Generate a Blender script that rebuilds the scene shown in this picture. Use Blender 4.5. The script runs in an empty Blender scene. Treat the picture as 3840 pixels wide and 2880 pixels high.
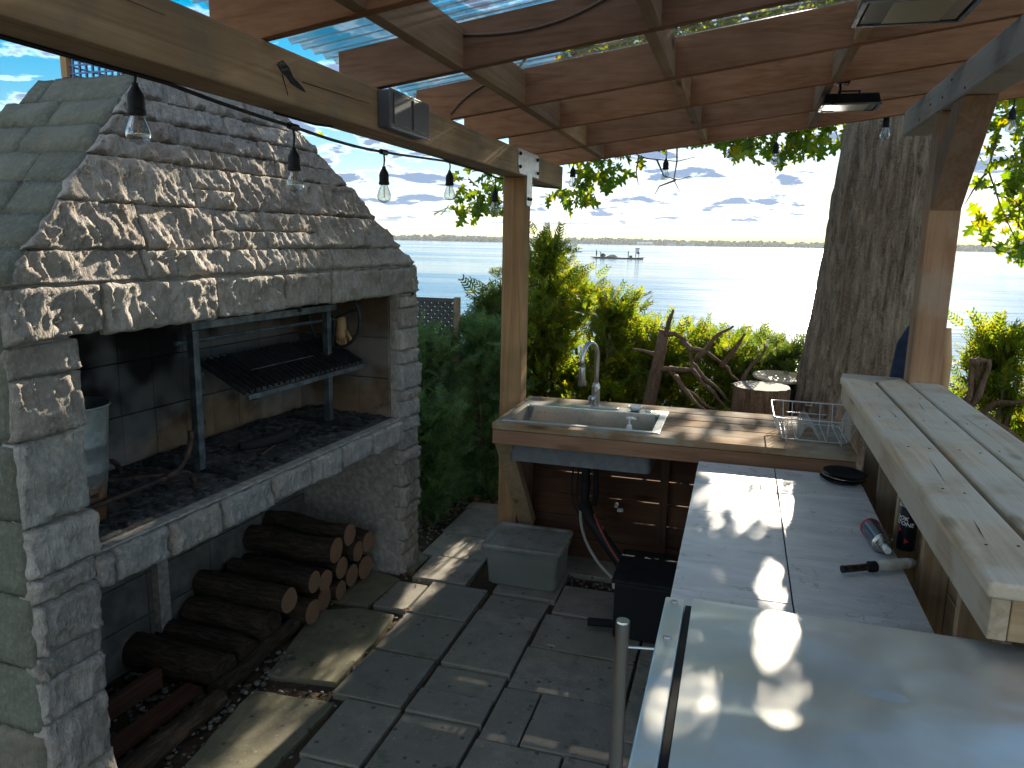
import bpy, bmesh, math, random
import numpy as np
from mathutils import Vector, Matrix, noise
R = math.radians
random.seed(7)
rng = np.random.default_rng(11)
SC = bpy.context.scene
COL = SC.collection
FLOOR = -2.05          # everything is laid out with the camera at the origin, then lifted so the patio is z = 0

# ------------------------------------------------------------------ camera
def rot(ax, a):
    return Matrix.Rotation(a, 3, ax)
YAW, PITCH, ROLL, FPX = .2878, .1869, -.0192, 761.55
M3 = rot('Z', YAW) @ rot('X', -PITCH) @ rot('Y', ROLL)
right, fwd, up = M3.col[0], M3.col[1], M3.col[2]
cd = bpy.data.cameras.new('camera'); cam = bpy.data.objects.new('camera', cd); COL.objects.link(cam)
mm = Matrix((right, up, -fwd)).transposed().to_4x4(); cam.matrix_world = mm
cd.sensor_fit = 'HORIZONTAL'; cd.sensor_width = 36; cd.lens = FPX / 1024 * 36
cd.clip_start = .02; cd.clip_end = 12000
SC.camera = cam

# ------------------------------------------------------------------ sky, sun, exposure
SUN_AZ, SUN_EL = R(6.0), R(20.5)          # azimuth measured from +Y towards +X
SUN = np.array([math.sin(SUN_AZ) * math.cos(SUN_EL), math.cos(SUN_AZ) * math.cos(SUN_EL), math.sin(SUN_EL)])
SKY_SAT, SKY_GAIN, SKY_KNEE = 1.7, .68, 6.0
w = bpy.data.worlds.new('World'); SC.world = w; w.use_nodes = True
def build_world():
    nt = w.node_tree; nt.nodes.clear(); L = nt.links.new
    def n(t, **k):
        o = nt.nodes.new(t)
        for a, b in k.items(): setattr(o, a, b)
        return o
    def math_(op, a, b=None, c=None, clamp=False):
        o = n('ShaderNodeMath', operation=op, use_clamp=clamp)
        for i, v in enumerate((a, b, c)):
            if v is None: continue
            if hasattr(v, 'links'): L(v, o.inputs[i])
            else: o.inputs[i].default_value = v
        return o.outputs[0]
    sky = n('ShaderNodeTexSky', sky_type='NISHITA', sun_disc=False, sun_elevation=SUN_EL, sun_rotation=SUN_AZ)
    sky.altitude = 0; sky.air_density = .8; sky.dust_density = .12; sky.ozone_density = 1.3
    hs = n('ShaderNodeHueSaturation'); L(sky.outputs[0], hs.inputs['Color']); hs.inputs['Saturation'].default_value = SKY_SAT; hs.inputs['Value'].default_value = SKY_GAIN
    den = n('ShaderNodeVectorMath', operation='MULTIPLY_ADD'); L(hs.outputs[0], den.inputs[0]); den.inputs[1].default_value = (1 / SKY_KNEE,) * 3; den.inputs[2].default_value = (1, 1, 1)
    soft = n('ShaderNodeVectorMath', operation='DIVIDE'); L(hs.outputs[0], soft.inputs[0]); L(den.outputs[0], soft.inputs[1])     # milky, evenly bright air
    tc = n('ShaderNodeTexCoord'); sp = n('ShaderNodeSeparateXYZ'); L(tc.outputs['Generated'], sp.inputs[0])
    z = math_('MAXIMUM', sp.outputs[2], 0.0)
    # clouds lie on a layer overhead: directions are projected on that layer
    zz = math_('ADD', z, .16)
    cx = math_('DIVIDE', sp.outputs[0], zz); cy = math_('DIVIDE', sp.outputs[1], zz)
    cb = n('ShaderNodeCombineXYZ'); L(cx, cb.inputs[0]); L(cy, cb.inputs[1])
    no = n('ShaderNodeTexNoise'); L(cb.outputs[0], no.inputs['Vector'])
    no.inputs['Scale'].default_value = 3.3; no.inputs['Detail'].default_value = 7; no.inputs['Roughness'].default_value = .58
    no.inputs['Distortion'].default_value = .35
    mr = n('ShaderNodeMapRange', interpolation_type='SMOOTHSTEP'); L(no.outputs[0], mr.inputs[0])
    mr.inputs[1].default_value = .50; mr.inputs[2].default_value = .56
    core = n('ShaderNodeMapRange', interpolation_type='SMOOTHSTEP'); L(no.outputs[0], core.inputs[0])
    core.inputs[1].default_value = .535; core.inputs[2].default_value = .60
    fade = n('ShaderNodeMapRange', interpolation_type='SMOOTHSTEP'); L(z, fade.inputs[0])
    fade.inputs[1].default_value = .008; fade.inputs[2].default_value = .03
    hi = n('ShaderNodeMapRange', interpolation_type='SMOOTHSTEP'); L(z, hi.inputs[0])
    hi.inputs[1].default_value = .12; hi.inputs[2].default_value = .5; hi.inputs[3].default_value = 1; hi.inputs[4].default_value = .9
    fac = math_('MULTIPLY', math_('MULTIPLY', mr.outputs[0], fade.outputs[0]), hi.outputs[0])
    # clouds towards the sun are back-lit with grey-blue cores, those away from it are lit from the front
    dt = n('ShaderNodeVectorMath', operation='DOT_PRODUCT'); L(tc.outputs['Generated'], dt.inputs[0]); dt.inputs[1].default_value = tuple(SUN)
    away = n('ShaderNodeMapRange', interpolation_type='SMOOTHSTEP'); L(dt.outputs['Value'], away.inputs[0]); away.inputs[1].default_value = .72; away.inputs[2].default_value = -.25
    add = n('ShaderNodeMix', data_type='RGBA'); L(away.outputs[0], add.inputs[0]); add.inputs[6].default_value = (1.6, 1.55, 1.45, 1); add.inputs[7].default_value = (7.6, 7.0, 6.2, 1)
    lit = n('ShaderNodeMix', data_type='RGBA', blend_type='ADD'); lit.inputs[0].default_value = 1; L(soft.outputs[0], lit.inputs[6]); L(add.outputs[2], lit.inputs[7])
    grey = math_('MULTIPLY', core.outputs[0], math_('SUBTRACT', 1.0, math_('MULTIPLY', away.outputs[0], .75)))
    ccol = n('ShaderNodeMix', data_type='RGBA'); L(grey, ccol.inputs[0]); L(lit.outputs[2], ccol.inputs[6]); ccol.inputs[7].default_value = (.85, 1.2, 1.85, 1)
    mx = n('ShaderNodeMix', data_type='RGBA'); L(fac, mx.inputs[0]); L(soft.outputs[0], mx.inputs[6]); L(ccol.outputs[2], mx.inputs[7])
    bg = n('ShaderNodeBackground'); L(mx.outputs[2], bg.inputs[0]); bg.inputs[1].default_value = .10
    out = n('ShaderNodeOutputWorld'); L(bg.outputs[0], out.inputs[0])
build_world()
sl = bpy.data.lights.new('sun', 'SUN'); sl.energy = 4.2; sl.angle = R(.53); sl.color = (1, .89, .72)
so = bpy.data.objects.new('sun', sl); COL.objects.link(so)
so.rotation_euler = Vector(SUN).to_track_quat('Z', 'Y').to_euler(); so.location = (3, 20, 15)
SC.view_settings.view_transform = 'Standard'; SC.view_settings.look = 'None'
SC.view_settings.exposure = 1.9; SC.view_settings.gamma = 1; SC.view_settings.use_curve_mapping = False
SC.render.engine = 'CYCLES'
cy = SC.cycles
cy.use_denoising = True; cy.max_bounces = 9; cy.diffuse_bounces = 5; cy.glossy_bounces = 4
cy.transmission_bounces = 6; cy.transparent_max_bounces = 24; cy.sample_clamp_indirect = 6
cy.caustics_reflective = False; cy.caustics_refractive = False

# ------------------------------------------------------------------ materials
MATS = {}
class NT:
    def __init__(s, name):
        s.m = bpy.data.materials.new(name); s.m.use_nodes = True; s.t = s.m.node_tree; s.t.nodes.clear(); MATS[name] = s.m
    def n(s, typ, ins=None, **props):
        o = s.t.nodes.new('ShaderNode' + typ)
        for k, v in props.items(): setattr(o, k, v)
        for k, v in (ins or {}).items():
            sk = o.inputs[k]
            if isinstance(v, bpy.types.NodeSocket): s.t.links.new(v, sk)
            elif isinstance(v, (tuple, list)) and sk.type == 'RGBA' and len(v) == 3: sk.default_value = (*v, 1)
            else: sk.default_value = v
        return o
    def noise(s, vec, scale, detail=4, rough=.55, dist=0, dim='3D'):
        return s.n('TexNoise', {'Vector': vec, 'Scale': scale, 'Detail': detail, 'Roughness': rough, 'Distortion': dist}).outputs[0]
    def ramp(s, fac, stops, interp='LINEAR'):
        o = s.n('ValToRGB', {0: fac}); r = o.color_ramp; r.interpolation = interp
        while len(r.elements) < len(stops): r.elements.new(.5)
        for e, (p, c) in zip(r.elements, stops):
            e.position = p; e.color = (*c, 1) if not isinstance(c, (int, float)) else (c, c, c, 1)
        return o.outputs[0]
    def mix(s, fac, a, b, mode='MIX'):
        return s.n('Mix', {0: fac, 6: a, 7: b}, data_type='RGBA', blend_type=mode).outputs[2]
    def math(s, op, a, b=0.0, clamp=False):
        return s.n('Math', {0: a, 1: b}, operation=op, use_clamp=clamp).outputs[0]
    def rng(s, v, a, b, c=0.0, d=1.0):
        return s.n('MapRange', {0: v, 1: a, 2: b, 3: c, 4: d}, interpolation_type='SMOOTHSTEP').outputs[0]
    def obj(s, scale=(1, 1, 1), rand=37.0, rotz=0.0):
        tc = s.n('TexCoord'); mp = s.n('Mapping', {'Vector': tc.outputs['Object'], 'Scale': scale, 'Rotation': (0, 0, rotz)})
        oi = s.n('ObjectInfo'); s.rand = oi.outputs['Random']
        k = s.math('MULTIPLY', s.rand, rand); cb = s.n('CombineXYZ', {0: k, 1: k, 2: k})
        s.pos = s.n('NewGeometry').outputs['Position']
        return s.n('VectorMath', {0: mp.outputs[0], 1: cb.outputs[0]}, operation='ADD').outputs[0]
    def bump(s, h, strength=.4, dist=.01, normal=None):
        i = {'Height': h, 'Strength': strength, 'Distance': dist}
        if normal: i['Normal'] = normal
        return s.n('Bump', i).outputs[0]
    def bsdf(s, col, rough=.6, normal=None, metal=0.0, spec=.5, **extra):
        i = {'Base Color': col, 'Roughness': rough, 'Metallic': metal, 'Specular IOR Level': spec}
        if normal: i['Normal'] = normal
        i.update(extra)
        return s.n('BsdfPrincipled', i).outputs[0]
    def out(s, sh):
        s.n('OutputMaterial', {0: sh}); return s.m

def wood(name, dark, light, axis, grey=None, greyamt=0.0, rough=.86, knots=1.0, band=1.0, spec=.05):
    t = NT(name)
    a, c = .55, 15.0
    sc = {'x': (a, c, c), 'y': (c, a, c), 'z': (c, c, a)}[axis]
    v = t.obj(sc)
    n1 = t.noise(v, 1.0, 2, .45, .7 * band)
    rings = t.math('PINGPONG', t.math('MULTIPLY', n1, 7.0), 1.0)
    fine = t.noise(v, 7.0, 5, .65, .3)
    g = t.math('ADD', t.math('MULTIPLY', rings, .30), t.math('MULTIPLY', fine, .72))
    colr = t.ramp(g, [(.15, dark), (.5, tuple((d * .45 + l * .55) for d, l in zip(dark, light))), (.85, light)])
    ks = {'x': (1.1, 5, 5), 'y': (5, 1.1, 5), 'z': (5, 5, 1.1)}[axis]
    vk = t.obj(ks)
    vo = t.n('TexVoronoi', {'Vector': vk, 'Scale': 1.35, 'Randomness': 1.0})
    kn = t.rng(vo.outputs['Distance'], .05, .16, 1.0, 0.0)
    colr = t.mix(t.math('MULTIPLY', kn, .75 * knots), colr, tuple(d * .35 for d in dark))
    big = t.noise(t.obj((1.2, 1.2, 1.2)), 2.2, 3)
    colr = t.mix(t.rng(big, .35, .7, 0, .35), colr, tuple(d * .6 for d in dark))
    if grey:
        gm = t.rng(t.noise(t.obj((1.5, 1.5, 1.5)), 2.6, 5, .6), .55 - greyamt * .4, .75 - greyamt * .4)
        colr = t.mix(t.math('MULTIPLY', gm, .85), colr, t.mix(fine, tuple(x * .7 for x in grey), grey))
    var = t.n('HueSaturation', {'Color': colr, 'Value': t.rng(t.rand, 0, 1, .78, 1.2), 'Saturation': t.rng(t.rand, 0, 1, .9, 1.1)}).outputs[0]
    nb = t.bump(t.math('ADD', fine, t.math('MULTIPLY', kn, .4)), .5, .0025)
    return t.out(t.bsdf(var, rough, nb, spec=spec))
for ax in 'xyz':
    wood('beam_' + ax, (.42, .26, .13), (.72, .50, .28), ax, (.42, .34, .23), .12)
    if ax == 'z': wood('beam_z', (.27, .15, .07), (.50, .31, .16), 'z', knots=1.3)
    wood('rafter_' + ax, (.20, .10, .055), (.37, .21, .13), ax, knots=.6)
    wood('block_' + ax, (.30, .18, .10), (.54, .37, .22), ax)
    wood('ledge_' + ax, (.30, .215, .13), (.60, .47, .33), ax, (.58, .50, .39), .45, .62, .8, spec=.35)
    wood('deck_' + ax, (.17, .105, .06), (.36, .25, .15), ax, (.36, .32, .25), .3)
    wood('stud_' + ax, (.26, .175, .105), (.47, .345, .22), ax, (.33, .29, .22), .25)
    wood('slat_' + ax, (.075, .035, .022), (.15, .075, .045), ax)
wood('grey_beam_y', (.34, .28, .205), (.54, .47, .37), 'y', (.56, .51, .43), .6, knots=.4)
wood('grey_post_z', (.22, .13, .08), (.40, .265, .175), 'z', (.36, .28, .21), .3)
wood('lumber_z', (.33, .21, .11), (.55, .38, .22), 'z')
wood('lumber_y', (.30, .19, .10), (.50, .34, .19), 'y')

def stone(name, cols, bump=1.0, sooty=0.0):
    t = NT(name); v = t.obj((1, 1, 1))
    base = t.ramp(t.rand, [(0, cols[0]), (.35, cols[1]), (.7, cols[2]), (1, cols[3])])
    n1 = t.noise(v, 7, 6, .65); n2 = t.noise(v, 55, 5, .7)
    sv = t.obj((60, 60, 16)); n3 = t.noise(sv, 1.0, 4, .6, .8)
    colr = t.mix(t.rng(n1, .35, .68, 0, .6), base, tuple(c * .62 for c in cols[1]))
    colr = t.mix(t.rng(n2, .45, .75, 0, .5), colr, tuple(min(1, c * 1.45) for c in cols[2]))
    stain = t.rng(t.noise(v, 3.0, 3, .6), .55, .7)
    colr = t.mix(t.math('MULTIPLY', stain, .28), colr, (.22, .15, .10))
    vo = t.n('TexVoronoi', {'Vector': t.obj((40, 40, 22)), 'Scale': 1.0, 'Randomness': 1.0}).outputs['Distance']
    h = t.math('ADD', t.math('ADD', t.math('MULTIPLY', n2, .6), n3), t.math('MULTIPLY', vo, .5))
    return t.out(t.bsdf(colr, .9, t.bump(h, .9 * bump, .016), spec=.2))
ST = [(.30, .27, .235), (.38, .335, .285), (.43, .39, .34), (.31, .30, .275)]
stone('stone', ST)
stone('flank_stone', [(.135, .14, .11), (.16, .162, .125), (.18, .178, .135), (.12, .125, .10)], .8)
def simple(name, col, rough=.6, metal=0.0, nscale=0, namt=.25, bump=0, bscale=60, spec=.5):
    t = NT(name); v = t.obj((1, 1, 1)); c = col; nb = None
    if nscale: c = t.mix(t.rng(t.noise(v, nscale, 5, .6), .35, .7), tuple(x * (1 - namt) for x in col), tuple(min(1, x * (1 + namt)) for x in col))
    if bump: nb = t.bump(t.noise(v, bscale, 4, .6), bump, .004)
    return t.out(t.bsdf(c, rough, nb, metal, spec))
simple('mortar', (.33, .305, .265), .95, 0, 30, .25, .8, 90)
simple('block_wall', (.12, .12, .105), .95, 0, 9, .3, .4, 60)
simple('iron', (.045, .05, .055), .55, .6, 25, .4, .3, 80)
simple('frame_steel', (.15, .17, .185), .5, .75, 14, .4, .25, 60)
simple('black_iron', (.02, .02, .022), .6, .5, 20, .4, .3, 80)
simple('black_plastic', (.010, .010, .011), .6, 0, 0, spec=.25)
simple('matte_black', (.014, .014, .015), .75, 0, 20, .3, spec=.2)
simple('wire_white', (.5, .5, .48), .35, .1)
simple('white_plastic', (.78, .79, .78), .35)
simple('grey_plastic', (.15, .155, .16), .5, 0, 30, .15, .1)
simple('grey_plastic_dark', (.085, .095, .11), .5)
simple('plate_steel', (.42, .43, .43), .42, .85, 40, .2)
simple('hose_grey', (.35, .34, .31), .6)
simple('red_tube', (.25, .03, .02), .4)
simple('brass', (.5, .36, .14), .3, 1)
simple('cap_red', (.35, .02, .03), .35)
simple('ivory', (.55, .53, .43), .45, 0, 25, .2)
simple('dark_metal', (.10, .085, .07), .4, .9, 40, .5)
simple('print_white', (.75, .74, .72), .5)
simple('print_red', (.42, .03, .04), .45)
simple('print_blue', (.10, .16, .35), .4)
simple('navy_cloth', (.012, .022, .055), .85, 0, 20, .3)
simple('paint_tan', (.45, .27, .12), .6)
simple('soil', (.075, .052, .036), 1, 0, 14, .5, 1, 40)
simple('cord_tan', (.19, .13, .09), .7)
simple('cobweb', (.5, .5, .48), .9)
def special_mats():
    # rusty bars
    t = NT('rust'); v = t.obj((1, 1, 1)); c = t.mix(t.rng(t.noise(v, 30, 5, .7), .4, .65), (.025, .018, .016), (.10, .055, .038))
    t.out(t.bsdf(c, .75, t.bump(t.noise(v, 90, 3), .4, .003), .35))
    # pavers
    def paver(name, c0, c1, c2):
        t = NT(name); v = t.obj((1, 1, 1))
        base = t.ramp(t.rand, [(0, c0), (.5, c1), (1, c2)])
        c = t.mix(t.rng(t.noise(v, 9, 6, .65), .35, .7), base, tuple(x * .66 for x in c1))
        c = t.mix(t.rng(t.noise(v, 160, 3, .7), .5, .72), c, tuple(x * .5 for x in c1))
        big = t.noise(t.pos, 1.1, 4, .6); c = t.mix(t.rng(big, .38, .62, 0, .55), c, (c1[0] * .62, c1[1] * .66, c1[2] * .5))
        edge = t.rng(t.noise(t.pos, 7, 5, .7), .56, .68, 0, .45); c = t.mix(edge, c, (.05, .055, .03))
        c = t.mix(t.rng(t.noise(v, 45, 4, .7), .60, .72, 0, .4), c, (.45, .42, .37))
        vo = t.n('TexVoronoi', {'Vector': v, 'Scale': 17, 'Randomness': 1.0})
        sel = t.rng(t.n('SeparateColor', {0: vo.outputs['Color']}).outputs[0], .62, .66)
        drop = t.math('MULTIPLY', t.rng(t.math('ADD', vo.outputs['Distance'], t.math('MULTIPLY', t.noise(v, 60, 2), .25)), .27, .33, 1, 0), sel)
        c = t.mix(t.math('MULTIPLY', drop, .72), c, tuple(x * .22 for x in c0))
        nb = t.bump(t.math('ADD', t.noise(v, 220, 3, .7), t.math('MULTIPLY', t.noise(v, 12, 3), 2)), .35, .003)
        t.out(t.bsdf(c, .85, nb, spec=.3))
    paver('paver', (.21, .195, .17), (.27, .245, .205), (.31, .27, .215))
    paver('flagstone', (.13, .125, .085), (.19, .17, .115), (.24, .20, .14))
    # ceramic tile, stone look with hair cracks
    t = NT('tile'); v = t.obj((1, 1, 1))
    c = t.mix(t.rng(t.noise(t.obj((2, 7, 2), rotz=.5), 2.2, 6, .6, .6), .3, .72), (.52, .51, .485), (.68, .67, .645))
    vo = t.n('TexVoronoi', {'Vector': t.n('VectorMath', {0: t.obj((3, 5, 3), rotz=.6), 1: t.n('TexNoise', {'Vector': v, 'Scale': 9., 'Detail': 5}).outputs[1]}, operation='ADD').outputs[0], 'Scale': 1.2}, feature='DISTANCE_TO_EDGE')
    cr = t.math('MULTIPLY', t.rng(vo.outputs['Distance'], .004, .014, 1, 0), t.rng(t.noise(v, 5, 3), .5, .6))
    c = t.mix(t.math('MULTIPLY', cr, .55), c, (.16, .15, .14))
    nb = t.bump(t.noise(t.obj((6, 22, 6), rotz=.5), 2, 5, .6), .12, .003)
    t.out(t.bsdf(c, t.rng(t.noise(v, 6, 4), .3, .7, .26, .42), nb, spec=.5))
    # stainless sheet, slightly buckled
    t = NT('stainless'); v = t.obj((1, 1, 1)); br = t.noise(t.obj((3, 220, 3)), 1, 3, .6)
    wob = t.noise(t.obj((1.0, 2.6, 1)), 1.5, 1, .4, 1.2)
    nb = t.bump(wob, .5, .045); nb = t.bump(br, .06, .001, nb)
    sm = t.rng(t.noise(v, 4, 5, .65), .3, .75)
    t.out(t.bsdf(t.mix(sm, (.74, .73, .69), (.86, .85, .80)), t.math('ADD', t.math('MULTIPLY', sm, .14), t.math('ADD', t.math('MULTIPLY', br, .08), .28)), nb, .85))
    t = NT('sink_steel'); v = t.obj((1, 1, 1)); br = t.noise(t.obj((3, 3, 160)), 1, 3, .6); sp = t.noise(v, 40, 4, .7)
    t.out(t.bsdf(t.mix(t.rng(sp, .5, .72), (.50, .475, .44), (.38, .335, .28)), t.math('ADD', t.math('MULTIPLY', br, .15), .27), t.bump(br, .08, .001), 1.0))
    t = NT('chrome'); t.obj(); t.out(t.bsdf((.50, .48, .45), .3, None, 1.0))
    # galvanised bucket, rusting at its foot
    t = NT('galvanised'); v = t.obj((1, 1, 1)); vo = t.n('TexVoronoi', {'Vector': v, 'Scale': 45.}).outputs['Color']
    tc = t.n('TexCoord'); zz = t.n('SeparateXYZ', {0: tc.outputs['Object']}).outputs[2]
    rm = t.rng(t.math('ADD', zz, t.math('MULTIPLY', t.noise(v, 25, 5, .7), -.34)), -.30, -.17, 1, 0)
    c = t.mix(t.n('SeparateColor', {0: vo}).outputs[0], (.30, .335, .34), (.40, .44, .44)); c = t.mix(rm, c, (.17, .075, .03))
    t.out(t.bsdf(c, .45, None, t.rng(rm, 0, 1, .8, .0)))
    # fire brick panel with soot; soot follows the fire's place on the back wall
    t = NT('firebrick'); v = t.obj((1, 1, 1), 9)
    c = t.mix(t.rng(t.noise(v, 8, 5, .6), .3, .7), (.17, .105, .06), (.25, .165, .10))
    c = t.mix(t.rng(t.noise(v, 120, 3), .5, .75), c, (.2, .13, .08))
    ps = t.n('SeparateXYZ', {0: t.pos}).outputs
    hh = t.math('ADD', ps[2], t.math('MULTIPLY', t.noise(t.pos, 3.2, 4, .6), -1.0))      # world height after lift
    s1 = t.rng(hh, .52, .78)
    dy = t.math('ABSOLUTE', t.math('ADD', ps[1], -2.75))
    s2 = t.rng(dy, .35, 1.25, 1.0, .55)
    spots = t.rng(t.noise(t.pos, 5.5, 4, .6), .55, .66, 0, .6)
    c = t.mix(t.math('MAXIMUM', t.math('MULTIPLY', s1, s2), spots), c, (.013, .012, .012))
    ash = t.rng(t.noise(t.pos, 2.0, 3), .45, .6)
    c = t.mix(t.math('MULTIPLY', ash, .4), c, (.30, .30, .29))
    t.out(t.bsdf(c, .92, t.bump(t.noise(v, 70, 4), .3, .004), spec=.2))
    t = NT('ash'); v = t.obj((1, 1, 1)); n1 = t.noise(v, 26, 6, .75)
    c = t.ramp(n1, [(.3, (.012, .012, .013)), (.48, (.05, .048, .047)), (.62, (.17, .165, .16)), (.8, (.3, .29, .28))])
    front = t.rng(t.noise(v, 3, 3), .4, .6, 0, .5); c = t.mix(front, c, (.13, .115, .10))
    t.out(t.bsdf(c, 1, t.bump(n1, 1, .015), spec=.1))
    t = NT('charcoal'); v = t.obj(); t.out(t.bsdf((.014, .014, .015), .85, t.bump(t.noise(v, 60, 5, .7), .8, .006)))
    # bark
    def bark(name, c0, c1, c2, sc, strength, dist):
        t = NT(name); v = t.obj((sc, sc, sc * .16), 20)
        n1 = t.noise(v, 1.0, 6, .65, .9); n2 = t.noise(t.obj((1, 1, .6)), 3, 4)
        c = t.ramp(n1, [(.3, c0), (.5, c1), (.72, c2)]); c = t.mix(t.rng(n2, .4, .7, 0, .45), c, tuple(x * .7 for x in c1))
        n3 = t.noise(t.obj((1, 1, 1)), 70, 5, .7)
        c = t.mix(t.rng(n3, .45, .8, 0, .5), c, tuple(min(1, x * 1.5) for x in c2))
        t.out(t.bsdf(c, .95, t.bump(t.math('ADD', n1, t.math('MULTIPLY', n3, .35)), strength, dist), spec=.15))
    bark('oak_bark', (.05, .037, .026), (.19, .15, .108), (.34, .28, .21), 26, .9, .03)
    bark('stump_bark', (.03, .02, .014), (.15, .095, .055), (.27, .19, .12), 30, .9, .02)
    bark('cedar_bark', (.05, .032, .022), (.13, .085, .055), (.22, .15, .10), 60, .8, .01)
    for ax, s in (('x', (16, 90, 90)), ('y', (90, 16, 90))):
        t = NT('log_bark_' + ax); v = t.obj(s, 20); n1 = t.noise(v, .6, 6, .7, .8)
        c = t.ramp(n1, [(.3, (.015, .011, .008)), (.5, (.045, .033, .024)), (.72, (.10, .077, .053))])
        t.out(t.bsdf(c, .95, t.bump(n1, .9, .012), spec=.15))
    t = NT('end_grain'); tc = t.n('TexCoord'); v = t.obj((1, 1, 1), 3)
    d = t.n('VectorMath', {0: t.n('VectorMath', {0: tc.outputs['Object'], 1: (0, 1, 1)}, operation='MULTIPLY').outputs[0]}, operation='LENGTH').outputs['Value']
    ring = t.math('PINGPONG', t.math('ADD', t.math('MULTIPLY', d, 140.), t.math('MULTIPLY', t.noise(v, 20, 4), 1.6)), 1.)
    c = t.mix(t.math('MULTIPLY', ring, .6), (.27, .155, .085), (.12, .07, .04)); c = t.mix(t.rng(t.noise(v, 9, 5), .4, .75, 0, .5), c, (.13, .08, .05))
    t.out(t.bsdf(c, .85, t.bump(ring, .2, .002)))
    t = NT('stump_top'); v = t.obj(); d = t.n('VectorMath', {0: t.n('TexCoord').outputs['Object']}, operation='LENGTH').outputs['Value']
    ring = t.math('PINGPONG', t.math('ADD', t.math('MULTIPLY', d, 90.), t.math('MULTIPLY', t.noise(v, 9, 4), 2.)), 1.)
    c = t.mix(t.math('MULTIPLY', ring, .5), (.27, .25, .22), (.16, .14, .12)); t.out(t.bsdf(c, .9, t.bump(ring, .3, .004)))
    # glass bulbs: thin clear shell
    t = NT('bulb_glass'); fr = t.n('LayerWeight', {0: .35}).outputs['Facing']
    g = t.n('BsdfGlossy', {'Color': (.9, .9, .9), 'Roughness': .03}).outputs[0]; tr = t.n('BsdfTransparent', {0: (.80, .83, .82)}).outputs[0]
    t.out(t.n('MixShader', {0: t.rng(fr, .05, .9, .14, .75), 1: tr, 2: g}).outputs[0])
    t = NT('filament'); t.out(t.bsdf((.75, .33, .10), .5))
    t = NT('lamp_glass'); v = t.obj(); g = t.bsdf((.30, .29, .25), .18, None, 0); t.out(g)
    t = NT('lamp_led'); v = t.obj(); t.out(t.bsdf(t.mix(t.noise(v, 50, 3), (.36, .31, .17), (.45, .40, .26)), .3))
    # corrugated clear roof sheet, grimy
    t = NT('roof_sheet'); v = t.obj((1, 1, 1)); dirt = t.rng(t.noise(t.obj((2, 9, 2)), 2.2, 6, .7), .5, .7); moss = t.rng(t.noise(v, 26, 5, .7), .6, .68)
    df = t.n('AddShader', {0: t.n('BsdfDiffuse', {0: (.16, .15, .12)}).outputs[0], 1: t.n('BsdfTranslucent', {0: (.20, .19, .15)}).outputs[0]}).outputs[0]
    dk = t.n('BsdfDiffuse', {0: (.03, .032, .015)}).outputs[0]
    gl = t.n('BsdfGlossy', {'Color': (.9, .9, .9), 'Roughness': .1}).outputs[0]; tr = t.n('BsdfTransparent', {0: (.95, .97, .97)}).outputs[0]
    a = t.n('MixShader', {0: t.rng(dirt, 0, 1, .07, .55), 1: tr, 2: df}).outputs[0]; a = t.n('MixShader', {0: t.math('MULTIPLY', moss, dirt), 1: a, 2: dk}).outputs[0]
    t.out(t.n('MixShader', {0: t.math('MULTIPLY', t.n('Fresnel', {0: 1.4}).outputs[0], .6), 1: a, 2: gl}).outputs[0])
    # cloudy storage tub
    def plastic(name, tra, dirtcol, dirtamt):
        t = NT(name); v = t.obj()
        dm = t.math('MULTIPLY', t.rng(t.noise(v, 9, 6, .7), .4, .7), dirtamt)
        pb = t.bsdf(t.mix(dm, (.50, .50, .46), dirtcol), .35); tl = t.n('BsdfTranslucent', {0: (.55, .55, .5)}).outputs[0]; tr = t.n('BsdfTransparent', {0: (.85, .86, .83)}).outputs[0]
        a = t.n('MixShader', {0: .45, 1: pb, 2: tl}).outputs[0]
        t.out(t.n('MixShader', {0: tra, 1: a, 2: tr}).outputs[0])
    plastic('tub_plastic', .5, (.3, .27, .2), .4); plastic('tub_lid', .15, (.16, .115, .08), .95)
    t = NT('clear_bottle'); tr = t.n('BsdfTransparent', {0: (.8, .86, .85)}).outputs[0]; t.out(t.n('MixShader', {0: .35, 1: tr, 2: t.bsdf((.6, .65, .65), .15)}).outputs[0])
    # printed spray cans
    t = NT('can_dark'); v = t.obj(); t.out(t.bsdf((.012, .013, .02), .3, None, .35))
    t = NT('can_tin'); v = t.obj(); t.out(t.bsdf((.45, .43, .38), .25, None, 1.0))
    t = NT('can_print'); tc = t.n('TexCoord'); v = t.obj((1, 1, 1)); zz = t.n('SeparateXYZ', {0: tc.outputs['Object']}).outputs[2]
    blk = t.n('TexBrick', {'Vector': t.n('Mapping', {'Vector': tc.outputs['UV'], 'Scale': (9, 40, 1)}).outputs[0], 'Color1': (.05, .06, .12), 'Color2': (.02, .02, .03), 'Mortar': (.20, .22, .28), 'Scale': 1.})
    c = t.mix(t.rng(zz, .142, .15), blk.outputs[0], (.42, .03, .06)); t.out(t.bsdf(c, .25, None, .4))
    # leaves
    def leaf(name, c0, c1, c2, trans, gloss=.4):
        t = NT(name); ri = t.n('NewGeometry').outputs['Random Per Island']
        c = t.ramp(ri, [(0, c0), (.5, c1), (.93, c2), (1, tuple(x for x in (c2[0] * 1.5, c2[1], c2[2])))])
        pb = t.bsdf(c, gloss, spec=.35)
        tl = t.n('BsdfTranslucent', {0: t.n('HueSaturation', {'Color': c, 'Saturation': 1.15, 'Value': 2.0, 'Hue': .485}).outputs[0]}).outputs[0]
        t.out(t.n('MixShader', {0: trans, 1: pb, 2: tl}).outputs[0])
    leaf('oak_leaf', (.06, .11, .018), (.11, .17, .02), (.22, .24, .025), .62)
    leaf('oak_crown', (.04, .075, .018), (.07, .11, .02), (.10, .13, .025), .3)
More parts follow.
